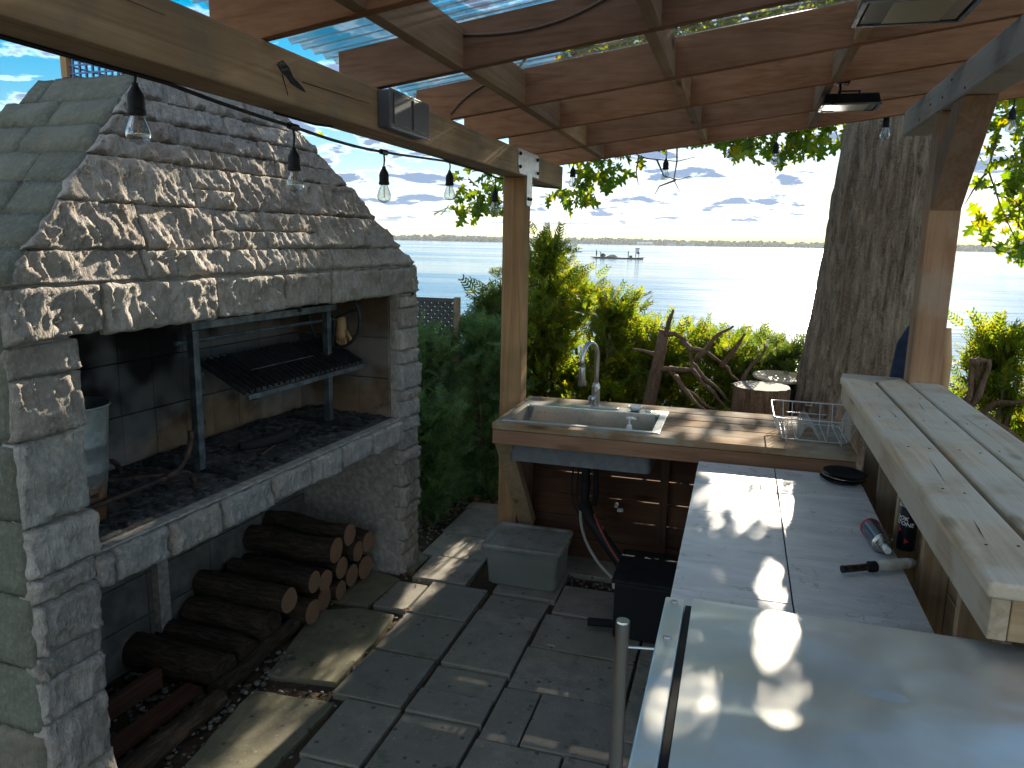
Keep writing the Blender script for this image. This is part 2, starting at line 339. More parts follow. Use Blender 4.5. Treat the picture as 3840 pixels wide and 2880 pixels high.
    leaf('cedar_leaf', (.06, .105, .02), (.10, .15, .025), (.20, .20, .03), .68, .55)
    leaf('cedar_deep', (.04, .08, .02), (.07, .11, .025), (.11, .13, .03), .5, .55)
    leaf('yew_leaf', (.06, .12, .05), (.10, .18, .07), (.16, .23, .08), .45, .5)
    leaf('dry_leaf', (.10, .06, .03), (.17, .10, .05), (.24, .15, .08), .25, .7)
    leaf('red_leaf', (.20, .03, .03), (.26, .06, .05), (.3, .1, .06), .3, .6)
    leaf('far_trees', (.045, .07, .03), (.065, .095, .038), (.10, .12, .045), .25, .9)
    # lake
    t = NT('water'); v = t.n('NewGeometry').outputs['Position']
    def wv(sx, sy, sc, det): return t.noise(t.n('Mapping', {'Vector': v, 'Scale': (sx, sy, 1)}).outputs[0], sc, det, .6)
    h = t.math('ADD', t.math('MULTIPLY', wv(.35, 1.6, 1.0, 3), .30), t.math('ADD', t.math('MULTIPLY', wv(.09, .5, 1.0, 4), 1.0), t.math('MULTIPLY', wv(.012, .09, 1.0, 4), 5.0)))
    cat = t.rng(wv(.0035, .022, 1.0, 4), .40, .62)
    nb = t.bump(h, t.rng(cat, 0, 1, .45, .9), .16)
    t.out(t.bsdf((.04, .14, .25), t.rng(cat, 0, 1, .10, .2), nb, spec=.5, IOR=1.33, **{'Specular Tint': (.36, .63, .92, 1)}))
    t = NT('gravel'); ri = t.n('NewGeometry').outputs['Random Per Island']; t.out(t.bsdf(t.ramp(ri, [(0, (.05, .045, .038)), (.5, (.10, .09, .075)), (1, (.2, .18, .155))]), .9))
    t = NT('ground_soil'); v = t.n('NewGeometry').outputs['Position']; n1 = t.noise(v, 5, 6, .65)
    t.out(t.bsdf(t.ramp(n1, [(.3, (.035, .026, .018)), (.55, (.075, .055, .036)), (.75, (.10, .085, .05))]), 1, t.bump(t.noise(v, 40, 4, .7), 1, .02), spec=.1))
    t = NT('lattice_paint'); v = t.obj(); t.out(t.bsdf(t.mix(t.noise(v, 12, 4), (.05, .055, .05), (.09, .09, .08)), .8))
    simple('sandheap', (.30, .20, .14), 1, 0, 3, .3); simple('boat_dark', (.025, .03, .035), .7); simple('boat_white', (.6, .6, .58), .5); simple('wake', (.85, .88, .9), .6)
    simple('house_wall', (.35, .32, .28), .8); simple('siding', (.66, .55, .41), .8, 0, 2, .05); simple('house_roof', (.14, .12, .11), .9); simple('house_pane', (.03, .04, .05), .2)
special_mats()
def M(n): return MATS[n]

# ------------------------------------------------------------------ mesh helpers
class MB:
    def __init__(s): s.v = []; s.f = []; s.uv = None
    def add(s, vs, fs):
        o = len(s.v); s.v += [tuple(p) for p in vs]; s.f += [tuple(i + o for i in f) for f in fs]; return s
    def box(s, x0, x1, y0, y1, z0, z1):
        return s.hexa([(x0, y0, z0), (x1, y0, z0), (x1, y1, z0), (x0, y1, z0), (x0, y0, z1), (x1, y0, z1), (x1, y1, z1), (x0, y1, z1)])
    def hexa(s, p):
        return s.add(p, [(3, 2, 1, 0), (4, 5, 6, 7), (0, 1, 5, 4), (1, 2, 6, 5), (2, 3, 7, 6), (3, 0, 4, 7)])
    def obox(s, c, X, Y, Z):          # centre and three half-axis vectors
        c, X, Y, Z = map(Vector, (c, X, Y, Z)); p = []
        for k in (-1, 1):
            for a, b in ((-1, -1), (1, -1), (1, 1), (-1, 1)): p.append(c + a * X + b * Y + k * Z)
        return s.hexa(p)
    def bar(s, a, b, wdt, hgt, side=(0, 0, 1)):    # rectangular bar from a to b
        a, b = Vector(a), Vector(b); d = (b - a); u = d.normalized(); sd = Vector(side)
        x = u.cross(sd).normalized(); y = x.cross(u).normalized()
        return s.obox((a + b) / 2, d / 2, x * wdt / 2, y * hgt / 2)
    def tube(s, pts, r, n=10, caps=True):
        pts = [Vector(p) for p in pts]; m = len(pts)
        rr = r if isinstance(r, (list, tuple)) else [r] * m
        o = len(s.v); prev = None
        for i, p in enumerate(pts):
            t = (pts[min(i + 1, m - 1)] - pts[max(i - 1, 0)]).normalized()
            if prev is None:
                a = Vector((0, 0, 1)) if abs(t.z) < .9 else Vector((1, 0, 0)); x = t.cross(a).normalized()
            else: x = (prev - t * prev.dot(t)).normalized()
            prev = x; y = t.cross(x)
            for k in range(n):
                a = 2 * math.pi * k / n; s.v.append(tuple(p + rr[i] * (math.cos(a) * x + math.sin(a) * y)))
        for i in range(m - 1):
            for k in range(n):
                k2 = (k + 1) % n; s.f.append((o + i * n + k, o + i * n + k2, o + (i + 1) * n + k2, o + (i + 1) * n + k))
        if caps:
            s.f.append(tuple(o + k for k in reversed(range(n)))); s.f.append(tuple(o + (m - 1) * n + k for k in range(n)))
        return s
    def lathe(s, prof, c, n=24, axis=(0, 0, 1), caps=True):     # prof: (radius, height along axis)
        c = Vector(c); z = Vector(axis).normalized(); a = Vector((1, 0, 0)) if abs(z.x) < .9 else Vector((0, 1, 0)); x = (a - z * a.dot(z)).normalized(); y = z.cross(x)
        o = len(s.v); m = len(prof)
        for r, h in prof:
            for k in range(n):
                t = 2 * math.pi * k / n; s.v.append(tuple(c + z * h + r * (math.cos(t) * x + math.sin(t) * y)))
        for i in range(m - 1):
            for k in range(n):
                k2 = (k + 1) % n; s.f.append((o + i * n + k, o + i * n + k2, o + (i + 1) * n + k2, o + (i + 1) * n + k))
        if caps:
            s.f.append(tuple(o + k for k in reversed(range(n)))); s.f.append(tuple(o + (m - 1) * n + k for k in range(n)))
        return s
    def prism(s, poly, z0, z1):       # xy polygon (ccw) extruded in z
        n = len(poly); o = len(s.v)
        s.v += [(x, y, z0) for x, y in poly] + [(x, y, z1) for x, y in poly]
        s.f.append(tuple(o + i for i in reversed(range(n)))); s.f.append(tuple(o + n + i for i in range(n)))
        for i in range(n): j = (i + 1) % n; s.f.append((o + i, o + j, o + n + j, o + n + i))
        return s
    def build(s, name, mat, parent=None, bevel=0, smooth=False, origin='base', seg=2):
        me = bpy.data.meshes.new(name); V = np.array(s.v, float)
        lo, hi = V.min(0), V.max(0); c = (lo + hi) / 2
        if origin == 'base': c[2] = lo[2]
        me.from_pydata((V - c).tolist(), [], s.f); me.validate()
        o = bpy.data.objects.new(name, me); COL.objects.link(o)
        finish(o, c, mat, parent, smooth)
        if bevel:
            b = o.modifiers.new('bevel', 'BEVEL'); b.width = bevel; b.segments = seg; b.limit_method = 'ANGLE'; b.angle_limit = R(35)
        return o
def wpos(o):
    v = Vector(o.location); p = o.parent
    while p: v += Vector(p.location); p = p.parent
    return v
def finish(o, c, mat, parent=None, smooth=False):
    if mat: o.data.materials.append(M(mat) if isinstance(mat, str) else mat)
    if parent: o.parent = parent; o.location = Vector(c) - wpos(parent)
    else: o.location = c
    if smooth:
        o.data.polygons.foreach_set('use_smooth', [True] * len(o.data.polygons))
def fast(name, V, F, mat, parent=None, smooth=False, c=None):       # triangles / quads from numpy arrays
    V = np.asarray(V, np.float32); F = np.asarray(F, np.int32); k = F.shape[1]
    if c is None:
        lo, hi = V.min(0), V.max(0); c = (lo + hi) / 2; c[2] = lo[2]
    V = V - np.asarray(c, np.float32)
    me = bpy.data.meshes.new(name); me.vertices.add(len(V)); me.vertices.foreach_set('co', V.ravel())
    me.loops.add(F.size); me.loops.foreach_set('vertex_index', F.ravel())
    me.polygons.add(len(F)); me.polygons.foreach_set('loop_start', np.arange(0, F.size, k, dtype=np.int32)); me.polygons.foreach_set('loop_total', np.full(len(F), k, np.int32))
    me.update(calc_edges=True); me.validate()
    o = bpy.data.objects.new(name, me); COL.objects.link(o); finish(o, [float(x) for x in c], mat, parent, smooth); return o
def thing(name, loc, label, cat, group=None):
    o = bpy.data.objects.new(name, None); o.empty_display_size = .1; COL.objects.link(o); o.location = loc; return tag(o, label, cat, group)
def tag(o, label, cat, group=None):
    o['label'] = label; o['category'] = cat
    if group: o['group'] = group
    return o
def kind(o, k): o['kind'] = k; return o
def copy_tree(o, parent=None):
    c = o.copy(); COL.objects.link(c); c.parent = parent
    for ch in o.children: copy_tree(ch, c)
    return c
def bez(p0, p1, p2, p3, n=12):
    p0, p1, p2, p3 = map(Vector, (p0, p1, p2, p3)); r = []
    for i in range(n + 1):
        t = i / n; r.append((1 - t) ** 3 * p0 + 3 * (1 - t) ** 2 * t * p1 + 3 * (1 - t) * t * t * p2 + t ** 3 * p3)
    return r
def sag(a, b, d, n=8):
    a, b = Vector(a), Vector(b); return [a.lerp(b, i / n) - Vector((0, 0, d * 4 * (i / n) * (1 - i / n))) for i in range(n + 1)]

# ------------------------------------------------------------------ ground, lake, far shore
WATER = -4.7
def ground():
    ys = [-40, -15, -5, 0, 2, 4, 5, 5.5, 6, 6.5, 7, 7.5, 8, 8.6, 9.3, 10, 11, 13, 20, 60, 300, 1000, 1410, 1425, 1445, 1500, 1700, 1900]
    zs = [FLOOR - .035] * 12 + [FLOOR - .05, -2.3, -3.0, -3.8, -4.8, -5.6, -7, -9, -12, -12, -6, -4.6, -3.6, -2.6, -1, 2]
    xs = [-2500, -1500, -500, -150, -60, -25, -12, -7, -5, -4, -3.5, -3, -2.5, -2, -1.5, -1, -.5, 0, .5, 1, 1.5, 2, 2.5, 3, 4, 6, 10, 20, 60, 150, 500, 1500, 2500]
    V = []; F = []
    for j, y in enumerate(ys):
        for x in xs:
            z = zs[j]
            if abs(x) < 8 and y < 8.7 and y > 4.5: z += .03 * noise.noise(Vector((x * 1.3, y * 1.3, 0)))
            yy = y + (60 * noise.noise(Vector((x * .003, 1, 0))) if 1300 < y < 1900 else 0)
            V.append((x, yy, z))
    n = len(xs)
    for j in range(len(ys) - 1):
        for i in range(n - 1): F.append((j * n + i, j * n + i + 1, (j + 1) * n + i + 1, (j + 1) * n + i))
    kind(fast('ground', V, F, 'ground_soil', c=(0, 0, FLOOR)), 'structure')
    V = []; F = []
    xs = np.linspace(-2500, 2500, 9); ys = np.array([8.9, 20, 60, 200, 600, 1600])
    for y in ys:
        for x in xs: V.append((x, y, WATER))
    for j in range(5):
        for i in range(8): F.append((j * 9 + i, j * 9 + i + 1, (j + 1) * 9 + i + 1, (j + 1) * 9 + i))
    kind(fast('lake_water', V, F, 'water', c=(0, 9, WATER)), 'structure')
ground()
def ico(sub=1):
    bm = bmesh.new(); bmesh.ops.create_icosphere(bm, subdivisions=sub, radius=1)
    V = np.array([v.co[:] for v in bm.verts]); F = np.array([[v.index for v in f.verts] for f in bm.faces]); bm.free(); return V, F
def far_shore():
    V0, F0 = ico(2); VV = []; FF = []; o = 0
    for i in range(1500):
        a = rng.uniform(-.95, .42); D = rng.uniform(1412, 1475)
        x, y = D * math.tan(a), D + 60 * noise.noise(Vector((D * math.tan(a) * .003, 1, 0))) * .9
        big = .5 + .5 * noise.noise(Vector((x * .006, 3, 0))) + .15 * noise.noise(Vector((x * .03, 5, 0)))
        h = rng.uniform(6, 10.5) * (.75 + .55 * big); wd = rng.uniform(4, 8)
        P = V0.copy(); s = rng.uniform(0, 100)
        d = np.array([noise.noise(Vector((p * 1.9 + s).tolist())) for p in P]); P = P * (1 + .42 * d)[:, None]
        P = P * np.array([wd * .75, wd * .7, h * .56]) + np.array([x, y, WATER + h * .5 + .6])
        VV.append(P); FF.append(F0 + o); o += len(P)
    t = fast('far_shore_woods', np.vstack(VV), np.vstack(FF), 'far_trees'); kind(t, 'stuff')
    tag(t, 'low dark line of woods along the far shore of the lake', 'woods')
    for i, (x, D, wd, h, lab) in enumerate([(-171, 1396, 26, 5, 'long low boathouse with pale roof on the far shore'), (-94, 1396, 17, 6, 'far house with brown walls among the shoreline trees'), (-124, 1396, 13, 5.5, 'small far cottage half hidden in the shoreline trees')]):
        r = thing('far_house', (x, D, WATER + .3), lab, 'house', 'houses on the far shore'); z = WATER + .3
        MB().box(x - wd / 2, x + wd / 2, D, D + 8, z, z + h * .55).build('wall', 'house_wall', r)
        MB().add([(x - wd / 2 - 1, D - 1, z + h * .55), (x + wd / 2 + 1, D - 1, z + h * .55), (x + wd / 2 + 1, D + 9, z + h * .55), (x - wd / 2 - 1, D + 9, z + h * .55), (x - wd / 2 - 1, D + 4, z + h), (x + wd / 2 + 1, D + 4, z + h)], [(0, 1, 5, 4), (2, 3, 4, 5), (3, 0, 4), (1, 2, 5), (3, 2, 1, 0)]).build('roof', ('boat_white' if i == 0 else 'house_roof'), r)
        for k in (-.3, .05, .3): MB().box(x + k * wd - 1, x + k * wd + 1, D - .1, D - .02, z + 1, z + 2.2).build('window', 'house_pane', r)
far_shore()

def barge():
    cx, D = -34.9, 222.; z = WATER
    r = thing('work_barge', (cx, D, z), 'flat work barge carrying a heap of sand, crossing the lake', 'barge')
    k = 15.2 / 720.
    def X(p): return cx + (p - 915) * k
    MB().add([(X(550), D - 2, z + .45), (X(1075), D - 2, z + .35), (X(1280), D - 2, z + .55), (X(1265), D - 2, z - .1), (X(640), D - 2, z - .1), (X(550), D + 2, z + .45), (X(1075), D + 2, z + .35), (X(1280), D + 2, z + .55), (X(1265), D + 2, z - .1), (X(640), D + 2, z - .1)], [(0, 4, 3, 2, 1), (5, 6, 7, 8, 9), (0, 1, 6, 5), (1, 2, 7, 6), (2, 3, 8, 7), (3, 4, 9, 8), (4, 0, 5, 9)]).build('hull', 'boat_dark', r)
    m = MB(); hp = [(760, .35), (800, .8), (850, 1.15), (890, 1.05), (930, .5), (945, .35)]
    pr = []
    for p, h in hp: pr += [(X(p), D - 1.6, z + .35), (X(p), D - .6, z + h), (X(p), D + .6, z + h), (X(p), D + 1.6, z + .35)]
    m.add(pr, [(i * 4 + j, (i + 1) * 4 + j, (i + 1) * 4 + j + 1, i * 4 + j + 1) for i in range(5) for j in range(3)]).build('sand_heap', 'sandheap', r)
    m = MB(); m.lathe([(.5, 0), (.75, .4), (.6, .9), (.2, 1.1)], (X(725), D, z + .35), 10); m.bar((X(690), D, z + .4), (X(690), D, z + 1.75), .2, .2, (0, 1, 0)); m.bar((X(665), D, z + 1.7), (X(700), D, z + 1.75), .12, .12, (0, 1, 0)).build('winch', 'boat_dark', r)
    MB().box(X(1063), X(1075), D - .15, D + .15, z + .1, z + 2.2).build('spud_post', 'boat_dark', r)
    c = MB().box(X(1170), X(1215), D - .5, D + .5, z + 1.5, z + 3.0).build('cabin', 'boat_white', r)
    MB().box(X(1160), X(1225), D - .7, D + .7, z + 3.0, z + 3.12).build('cabin_roof', 'boat_dark', r)
    m = MB()
    for p in (1170, 1212):
        for d in (-.45, .45): m.bar((X(p), D + d, z + .5), (X(p), D + d, z + 3), .1, .1, (0, 1, 0))
    m.box(X(1190), X(1222), D - .52, D + .3, z + 1.45, z + 2.0); m.build('cabin_frame', 'boat_dark', r)
    MB().box(X(1085), X(1125), D - .4, D + .4, z + .35, z + .95).build('engine_box', 'boat_dark', r)
    # deckhand standing at the bow
    p = thing('person', (X(632), D, z + .45), 'person in dark clothes standing at the bow of the barge', 'person')
    b = MB(); b.lathe([(.10, 0), (.12, .05), (.16, .45), (.2, .9), (.24, 1.35), (.2, 1.5), (.08, 1.58), (.12, 1.68), (.13, 1.8), (.06, 1.9)], (X(632), D, z + .45), 8); b.build('body', 'boat_dark', p, smooth=True)
    # wake
    wv = []; wf = []
    for i in range(31):
        x = X(1275) + i * .9; hw = .35 + .05 * i
        wv += [(x, D - hw, z + .03 + .0), (x, D, z + .16 * math.exp(-i * .06)), (x, D + hw, z + .03)]
        if i: o = i * 3; wf += [(o - 3, o, o + 1, o - 2), (o - 2, o + 1, o + 2, o - 1)]
    wk = fast('wake', wv, wf, 'wake', None); kind(wk, 'stuff'); tag(wk, 'white foam wake trailing behind the barge', 'wake')
    q = thing('small_boat', (-70.6, 335., z), 'small dark fishing boat far out with one seated figure', 'boat')
    MB().add([(-73.0, 335, z + .5), (-68.2, 335, z + .35), (-68.6, 335, z - .1), (-72.2, 335, z - .1), (-73.0, 336.3, z + .5), (-68.2, 336.3, z + .35), (-68.6, 336.3, z - .1), (-72.2, 336.3, z - .1)], [(0, 3, 2, 1), (4, 5, 6, 7), (0, 1, 5, 4), (1, 2, 6, 5), (3, 0, 4, 7)]).build('hull', 'boat_dark', q)
    MB().lathe([(.2, 0), (.28, .5), (.2, .75), (.13, .85), (.14, 1.05), (.05, 1.15)], (-70.8, 335.6, z + .3), 8).build('rider', 'boat_dark', q)
barge()

# ------------------------------------------------------------------ patio
def patio():
    bed = MB().prism([(-3.2, -2.2), (2.2, -2.2), (2.2, 4.95), (-1.3, 4.95), (-1.3, 5.55), (-1.95, 5.55), (-2.02, 4.75), (-3.2, 4.5)], FLOOR - .30, FLOOR - .028).build('patio', 'ground_soil')
    kind(bed, 'structure')
    S = 1.126       # survey units of the paving to metres
    rects = [(-1.605, -1.295, 3.575, 3.88), (-1.47, -1.165, 3.215, 3.555), (-1.69, -1.30, 3.905, 4.245), (-1.70, -1.40, 4.26, 4.70), (-1.715, -1.40, 4.71, 4.86), (-1.66, -1.49, 3.22, 3.52),
        (-1.14, -.825, 3.36, 3.54), (-1.14, -.825, 2.835, 3.35), (-1.47, -1.165, 2.86, 3.205), (-1.47, -1.165, 2.485, 2.845), (-1.145, -.83, 2.65, 2.825), (-1.145, -.83, 2.475, 2.64), (-.82, -.665, 2.405, 2.745),
        (-.81, -.33, 3.10, 3.42), (-.815, -.33, 2.755, 3.09), (-.655, -.33, 2.405, 2.745), (-1.145, -.835, 2.13, 2.465), (-.82, -.495, 2.225, 2.395), (-1.40, -1.16, 2.125, 2.475), (-.79, -.35, 3.44, 3.75),
        (-1.14, -.8, 3.56, 3.90), (-1.28, -.96, 3.91, 4.24), (-.485, -.33, 2.225, 2.395), (-.32, 0, 2.55, 3.09), (-.32, 0, 3.10, 3.42), (-.32, 0, 2.225, 2.54), (-.34, 0, 3.44, 3.9), (-.95, -.5, 3.91, 4.24), (-.49, 0, 3.91, 4.24),
        (-1.15, -.83, 1.6, 2.12), (-.82, -.495, 1.86, 2.215), (-.485, -.17, 1.86, 2.215), (-.82, -.35, 1.5, 1.85), (-1.38, -1.16, 1.6, 2.115), (.01, .33, 2.225, 2.9), (.01, .33, 2.91, 3.6), (.34, .6, 2.225, 3.6)]
    for y0 in np.arange(-2.1, 1.4, .52):
        for x0 in np.arange(-1.7, 1.7, .335): rects.append((x0, x0 + .325, y0, y0 + .51))
    for i, (x0, x1, y0, y1) in enumerate([tuple(S * k for k in q) for q in rects]):
        dz = random.uniform(-.006, .006); tl = [random.uniform(-.004, .004) for _ in range(4)]
        if i == 0: dz = .012
        if i == 1: dz = .008
        m = MB(); j = lambda: random.uniform(-.003, .003)
        p = [(x0 + j(), y0 + j()), (x1 + j(), y0 + j()), (x1 + j(), y1 + j()), (x0 + j(), y1 + j())]
        m.hexa([(a, b, FLOOR - .05) for a, b in p] + [(a, b, FLOOR + dz + t) for (a, b), t in zip(p, tl)])
        m.build('paver', 'paver', bed, bevel=.006)
    flags = [[(-1.79, 2.41), (-1.75, 1.95), (-1.45, 1.93), (-1.44, 2.10), (-1.43, 2.44)], [(-1.92, 3.10), (-1.80, 2.52), (-1.50, 2.56), (-1.50, 2.9), (-1.52, 3.18), (-1.7, 3.19)], [(-1.80, 1.92), (-1.74, 1.5), (-1.43, 1.45), (-1.41, 1.90)], [(-1.86, 3.62), (-1.9, 3.22), (-1.69, 3.22), (-1.66, 3.55)], [(-1.8, 1.45), (-1.78, .95), (-1.72, .95), (-1.72, 1.44)], [(-1.9, 4.0), (-1.83, 3.72), (-1.64, 3.64), (-1.63, 3.87), (-1.72, 3.95)]]
    for poly in flags:
        poly = [(S * a, S * b) for a, b in poly]; pts = []
        for i, a in enumerate(poly):
            b = poly[(i + 1) % len(poly)]
            for k in range(5):
                t = k / 5; x = a[0] * (1 - t) + b[0] * t; y = a[1] * (1 - t) + b[1] * t
                pts.append((x + .012 * noise.noise(Vector((x * 9, y * 9, 1))), y + .012 * noise.noise(Vector((x * 9, y * 9, 7)))))
        area = sum(pts[i][0] * pts[(i + 1) % len(pts)][1] - pts[(i + 1) % len(pts)][0] * pts[i][1] for i in range(len(pts)))
        if area < 0: pts.reverse()
        MB().prism(pts, FLOOR - .05, FLOOR + random.uniform(-.006, .006)).build('flagstone', 'flagstone', bed, bevel=.008)
    return bed
PATIO = patio()
def scatter_gravel():
    V0, F0 = ico(1); VV = []; FF = []; o = 0
    def put(x, y, z, s):
        nonlocal o
        P = V0 * np.array([s, s * rng.uniform(.6, 1), s * rng.uniform(.4, .7)]); a = rng.uniform(0, 6.28); c, sn = math.cos(a), math.sin(a)
        P = P @ np.array([[c, sn, 0], [-sn, c, 0], [0, 0, 1]]) * (1 + .18 * rng.standard_normal((len(P), 1)) * .6) + np.array([x, y, z]); VV.append(P); FF.append(F0 + o); o += len(P)
    for _ in range(900): put(rng.uniform(-2.42, -1.6), rng.uniform(1.35, 4.05), FLOOR - .022, rng.uniform(.005, .014))
    for _ in range(500):
        u = rng.uniform(1.94, 3.04); v = rng.uniform(-.67, -.02); put(-2.13 + u * .0568 + v, u * .998 - v * .0568, FLOOR - .005, rng.uniform(.008, .02))
    for _ in range(1100): put(rng.uniform(-2.6, -1.94), rng.uniform(4.2, 5.7), FLOOR - .02, rng.uniform(.006, .016))
    for _ in range(240): put(rng.uniform(-1.15, .0), rng.uniform(4.28, 4.5), FLOOR - .02, rng.uniform(.006, .014))
    g = fast('gravel', np.vstack(VV), np.vstack(FF), 'gravel'); kind(g, 'stuff'); tag(g, 'grey pea gravel filling the joints between the flagstones', 'gravel')
scatter_gravel()

# ------------------------------------------------------------------ pergola
RS = .116
def roof_z(x): return .528 + RS * (x + 1.3)
def ry(Y0, x): return Y0 - .11 * (x + 1.26)
RAFT = [5.446, 4.774, 4.025, 3.341, 2.62, 1.92, 1.22, .52, -.18, -.88]
BX0, BX1, BZ0, BZ1 = -1.44, -1.30, .3785, .5284
def pergola():
    p = thing('pergola', (-.2, 2, FLOOR), 'brown timber pergola with rafters and clear corrugated roof over the kitchen', 'pergola')
    # the left beam carries a long split knot
    m = MB(); ny = 90
    ys = np.linspace(-1.2, 5.59, ny)
    prof = [(BX0, BZ0), (BX1, BZ0), (BX1, BZ1), (BX0, BZ1)]
    m.box(BX0, BX1, -1.2, 5.59, BZ0, BZ1); bm_ = m.build('beam', 'beam_y', p, bevel=.007)
    # knot hole and cracks on the beam's face
    k = MB(); yk = 2.02
    pts = [(yk - .03, .475), (yk + .0, .492), (yk + .03, .478), (yk + .05, .455), (yk + .10, .437), (yk + .115, .425), (yk + .07, .43), (yk + .035, .437), (yk + .015, .452), (yk - .01, .458)]
    k.add([(BX1 + .0015, a, b) for a, b in pts] + [(BX1 + .003, a, b) for a, b in pts], [tuple(10 + i for i in range(10))] + [(i, (i + 1) % 10, 10 + (i + 1) % 10, 10 + i) for i in range(10)]).build('knot_hole', 'charcoal', bm_)
    for y0, y1, z0, z1, wd in ((2.12, 2.55, .452, .462, .0025), (yk - .005, yk + .02, .45, .40, .006), (4.0, 4.35, .43, .437, .0015), (1.2, 1.55, .49, .487, .002)):
        MB().hexa([(BX1 + .001, y0, z0 - wd / 2), (BX1 + .0025, y0, z0 - wd / 2), (BX1 + .0025, y1, z1 - wd / 8), (BX1 + .001, y1, z1 - wd / 8), (BX1 + .001, y0, z0 + wd / 2), (BX1 + .0025, y0, z0 + wd / 2), (BX1 + .0025, y1, z1 + wd / 8), (BX1 + .001, y1, z1 + wd / 8)]).build('crack', 'charcoal', bm_)
    MB().box(BX0 + .001, BX1 - .001, 4.588, 4.728, FLOOR - .05, BZ0 - .002).build('post', 'beam_z', p, bevel=.006)
    MB().box(BX0 + .001, BX1 - .001, -1.15, -1.01, FLOOR - .05, BZ0 - .002).build('post', 'beam_z', p, bevel=.006)
    # right side: beam, post, knee brace
    rb = MB().box(.837, .977, -1.2, 5.08, .636, .776).build('beam', 'grey_beam_y', p, bevel=.008)
    MB().box(.838, .976, 4.158, 4.298, FLOOR - .05, .634).build('post', 'grey_post_z', p, bevel=.006)
    MB().box(.838, .976, -1.15, -1.01, FLOOR - .05, .634).build('post', 'grey_post_z', p, bevel=.006)
    MB().add([(x, y, z) for x in (.841, .973) for y, z in ((4.156, .176), (4.156, .40), (3.957, .633), (3.764, .633))], [(0, 1, 2, 3), (7, 6, 5, 4), (0, 4, 5, 1), (1, 5, 6, 2), (2, 6, 7, 3), (3, 7, 4, 0)]).build('knee_brace', 'grey_post_z', p, bevel=.004)
    for y, z in ((4.4, .70), (4.15, .69), (4.62, .66), (4.0, .74), (3.75, .66)):
        MB().lathe([(.006, 0), (.0045, .003)], (.8365, y, z), 8, (-1, 0, 0)).build('screw', 'black_iron', rb)
    # rafters
    H = .152
    for Y0 in RAFT:
        x0, x1 = -1.47 + random.uniform(-.03, .02), 1.75; jz = random.uniform(-.004, .002)
        V = []
        for z in (0, H):
            for x, d in ((x0, 0), (x1, 0), (x1, .038), (x0, .038)): V.append((x, ry(Y0, x) + d, roof_z(x) + z + .001 + jz))
        MB().hexa(V).build('rafter', 'rafter_x', p, bevel=.003)
    for i in range(len(RAFT) - 1):
        a, b = RAFT[i + 1], RAFT[i]
        for xb in (-1.0, -.342, .328):
            xb += random.uniform(-.025, .025)
            V = []
            for z in (.004, .136):
                for x, yy in ((xb, ry(a, xb) + .04), (xb + .038, ry(a, xb) + .04), (xb + .038, ry(b, xb) - .002), (xb, ry(b, xb) - .002)): V.append((x, yy, roof_z(x) + z))
            MB().hexa(V).build('blocking', 'block_y', p, bevel=.002)
    # clear corrugated sheets, ridges running down the slope
    y0 = -1.1; wd = .66; nper = 9
    while y0 < 5.5:
        V = []; F = []; n = nper * 8 + 1
        ext = random.uniform(-.03, .03)
        for x in (-1.58 + ext, 1.85):
            for k in range(n):
                t = k / (n - 1); y = y0 + t * (wd + .04) - .11 * (x + 1.26); V.append((x, y, roof_z(x) + H + .016 + .009 * math.cos(t * nper * 2 * math.pi) + (.004 if int((y0 + 1.1) / wd + .5) % 2 else 0)))
        for k in range(n - 1): F.append((k, n + k, n + k + 1, k + 1))
        fast('roof_sheet', V, F, 'roof_sheet', p, True); y0 += wd
    # steel T-plate tying post and beam
    y0 = 4.42
    poly = [(y0, .515), (y0 + .01, .528), (y0 + .455, .528), (y0 + .465, .518), (y0 + .475, .40), (y0 + .465, .39), (4.737, .388), (4.737, .222), (4.722, .208), (4.632, .208), (4.617, .222), (4.617, .388), (y0 + .03, .388), (y0, .42)]
    n = len(poly); X0, X1 = BX1 + .001, BX1 + .0045
    tp = MB().add([(X0, a, b) for a, b in poly] + [(X1, a, b) for a, b in poly], [tuple(range(n)), tuple(reversed(range(n, 2 * n)))] + [(i, n + i, n + (i + 1) % n, (i + 1) % n) for i in range(n)]).build('tie_plate', 'plate_steel', p)
    for y, z in ((4.455, .50), (4.455, .425), (4.845, .50), (4.86, .42), (4.65, .25), (4.705, .25)):
        MB().lathe([(.012, 0), (.012, .006), (.006, .012)], (X1, y, z), 6, (1, 0, 0)).build('bolt', 'black_iron', tp)
    # cords stapled to the rafters
    def rp(x, Y0, dz, dy=-.004): return (x, ry(Y0, x) + dy, roof_z(x) + dz)
    MB().tube(bez(rp(-1.0, 2.62, .12), rp(-.8, 2.62, .075), rp(-.62, 2.62, .06), rp(-.45, 2.62, .13), 16), .005, 6).build('cord', 'cord_tan', p, smooth=True)
    MB().tube(bez(rp(-1.3, 3.341, .02), rp(-1.22, 3.341, .10), rp(-1.15, 3.341, .12), rp(-1.0, 3.341, .14), 12), .005, 6).build('cord', 'cord_tan', p, smooth=True)
    MB().tube(bez(rp(.22, 2.62, .02, -.02), rp(.16, 2.62, .09, -.04), rp(.12, 2.62, .05, -.02), rp(.32, 2.62, .07), 14), .006, 6).build('cord', 'cord_tan', p, smooth=True)
    return p
PERG = pergola()

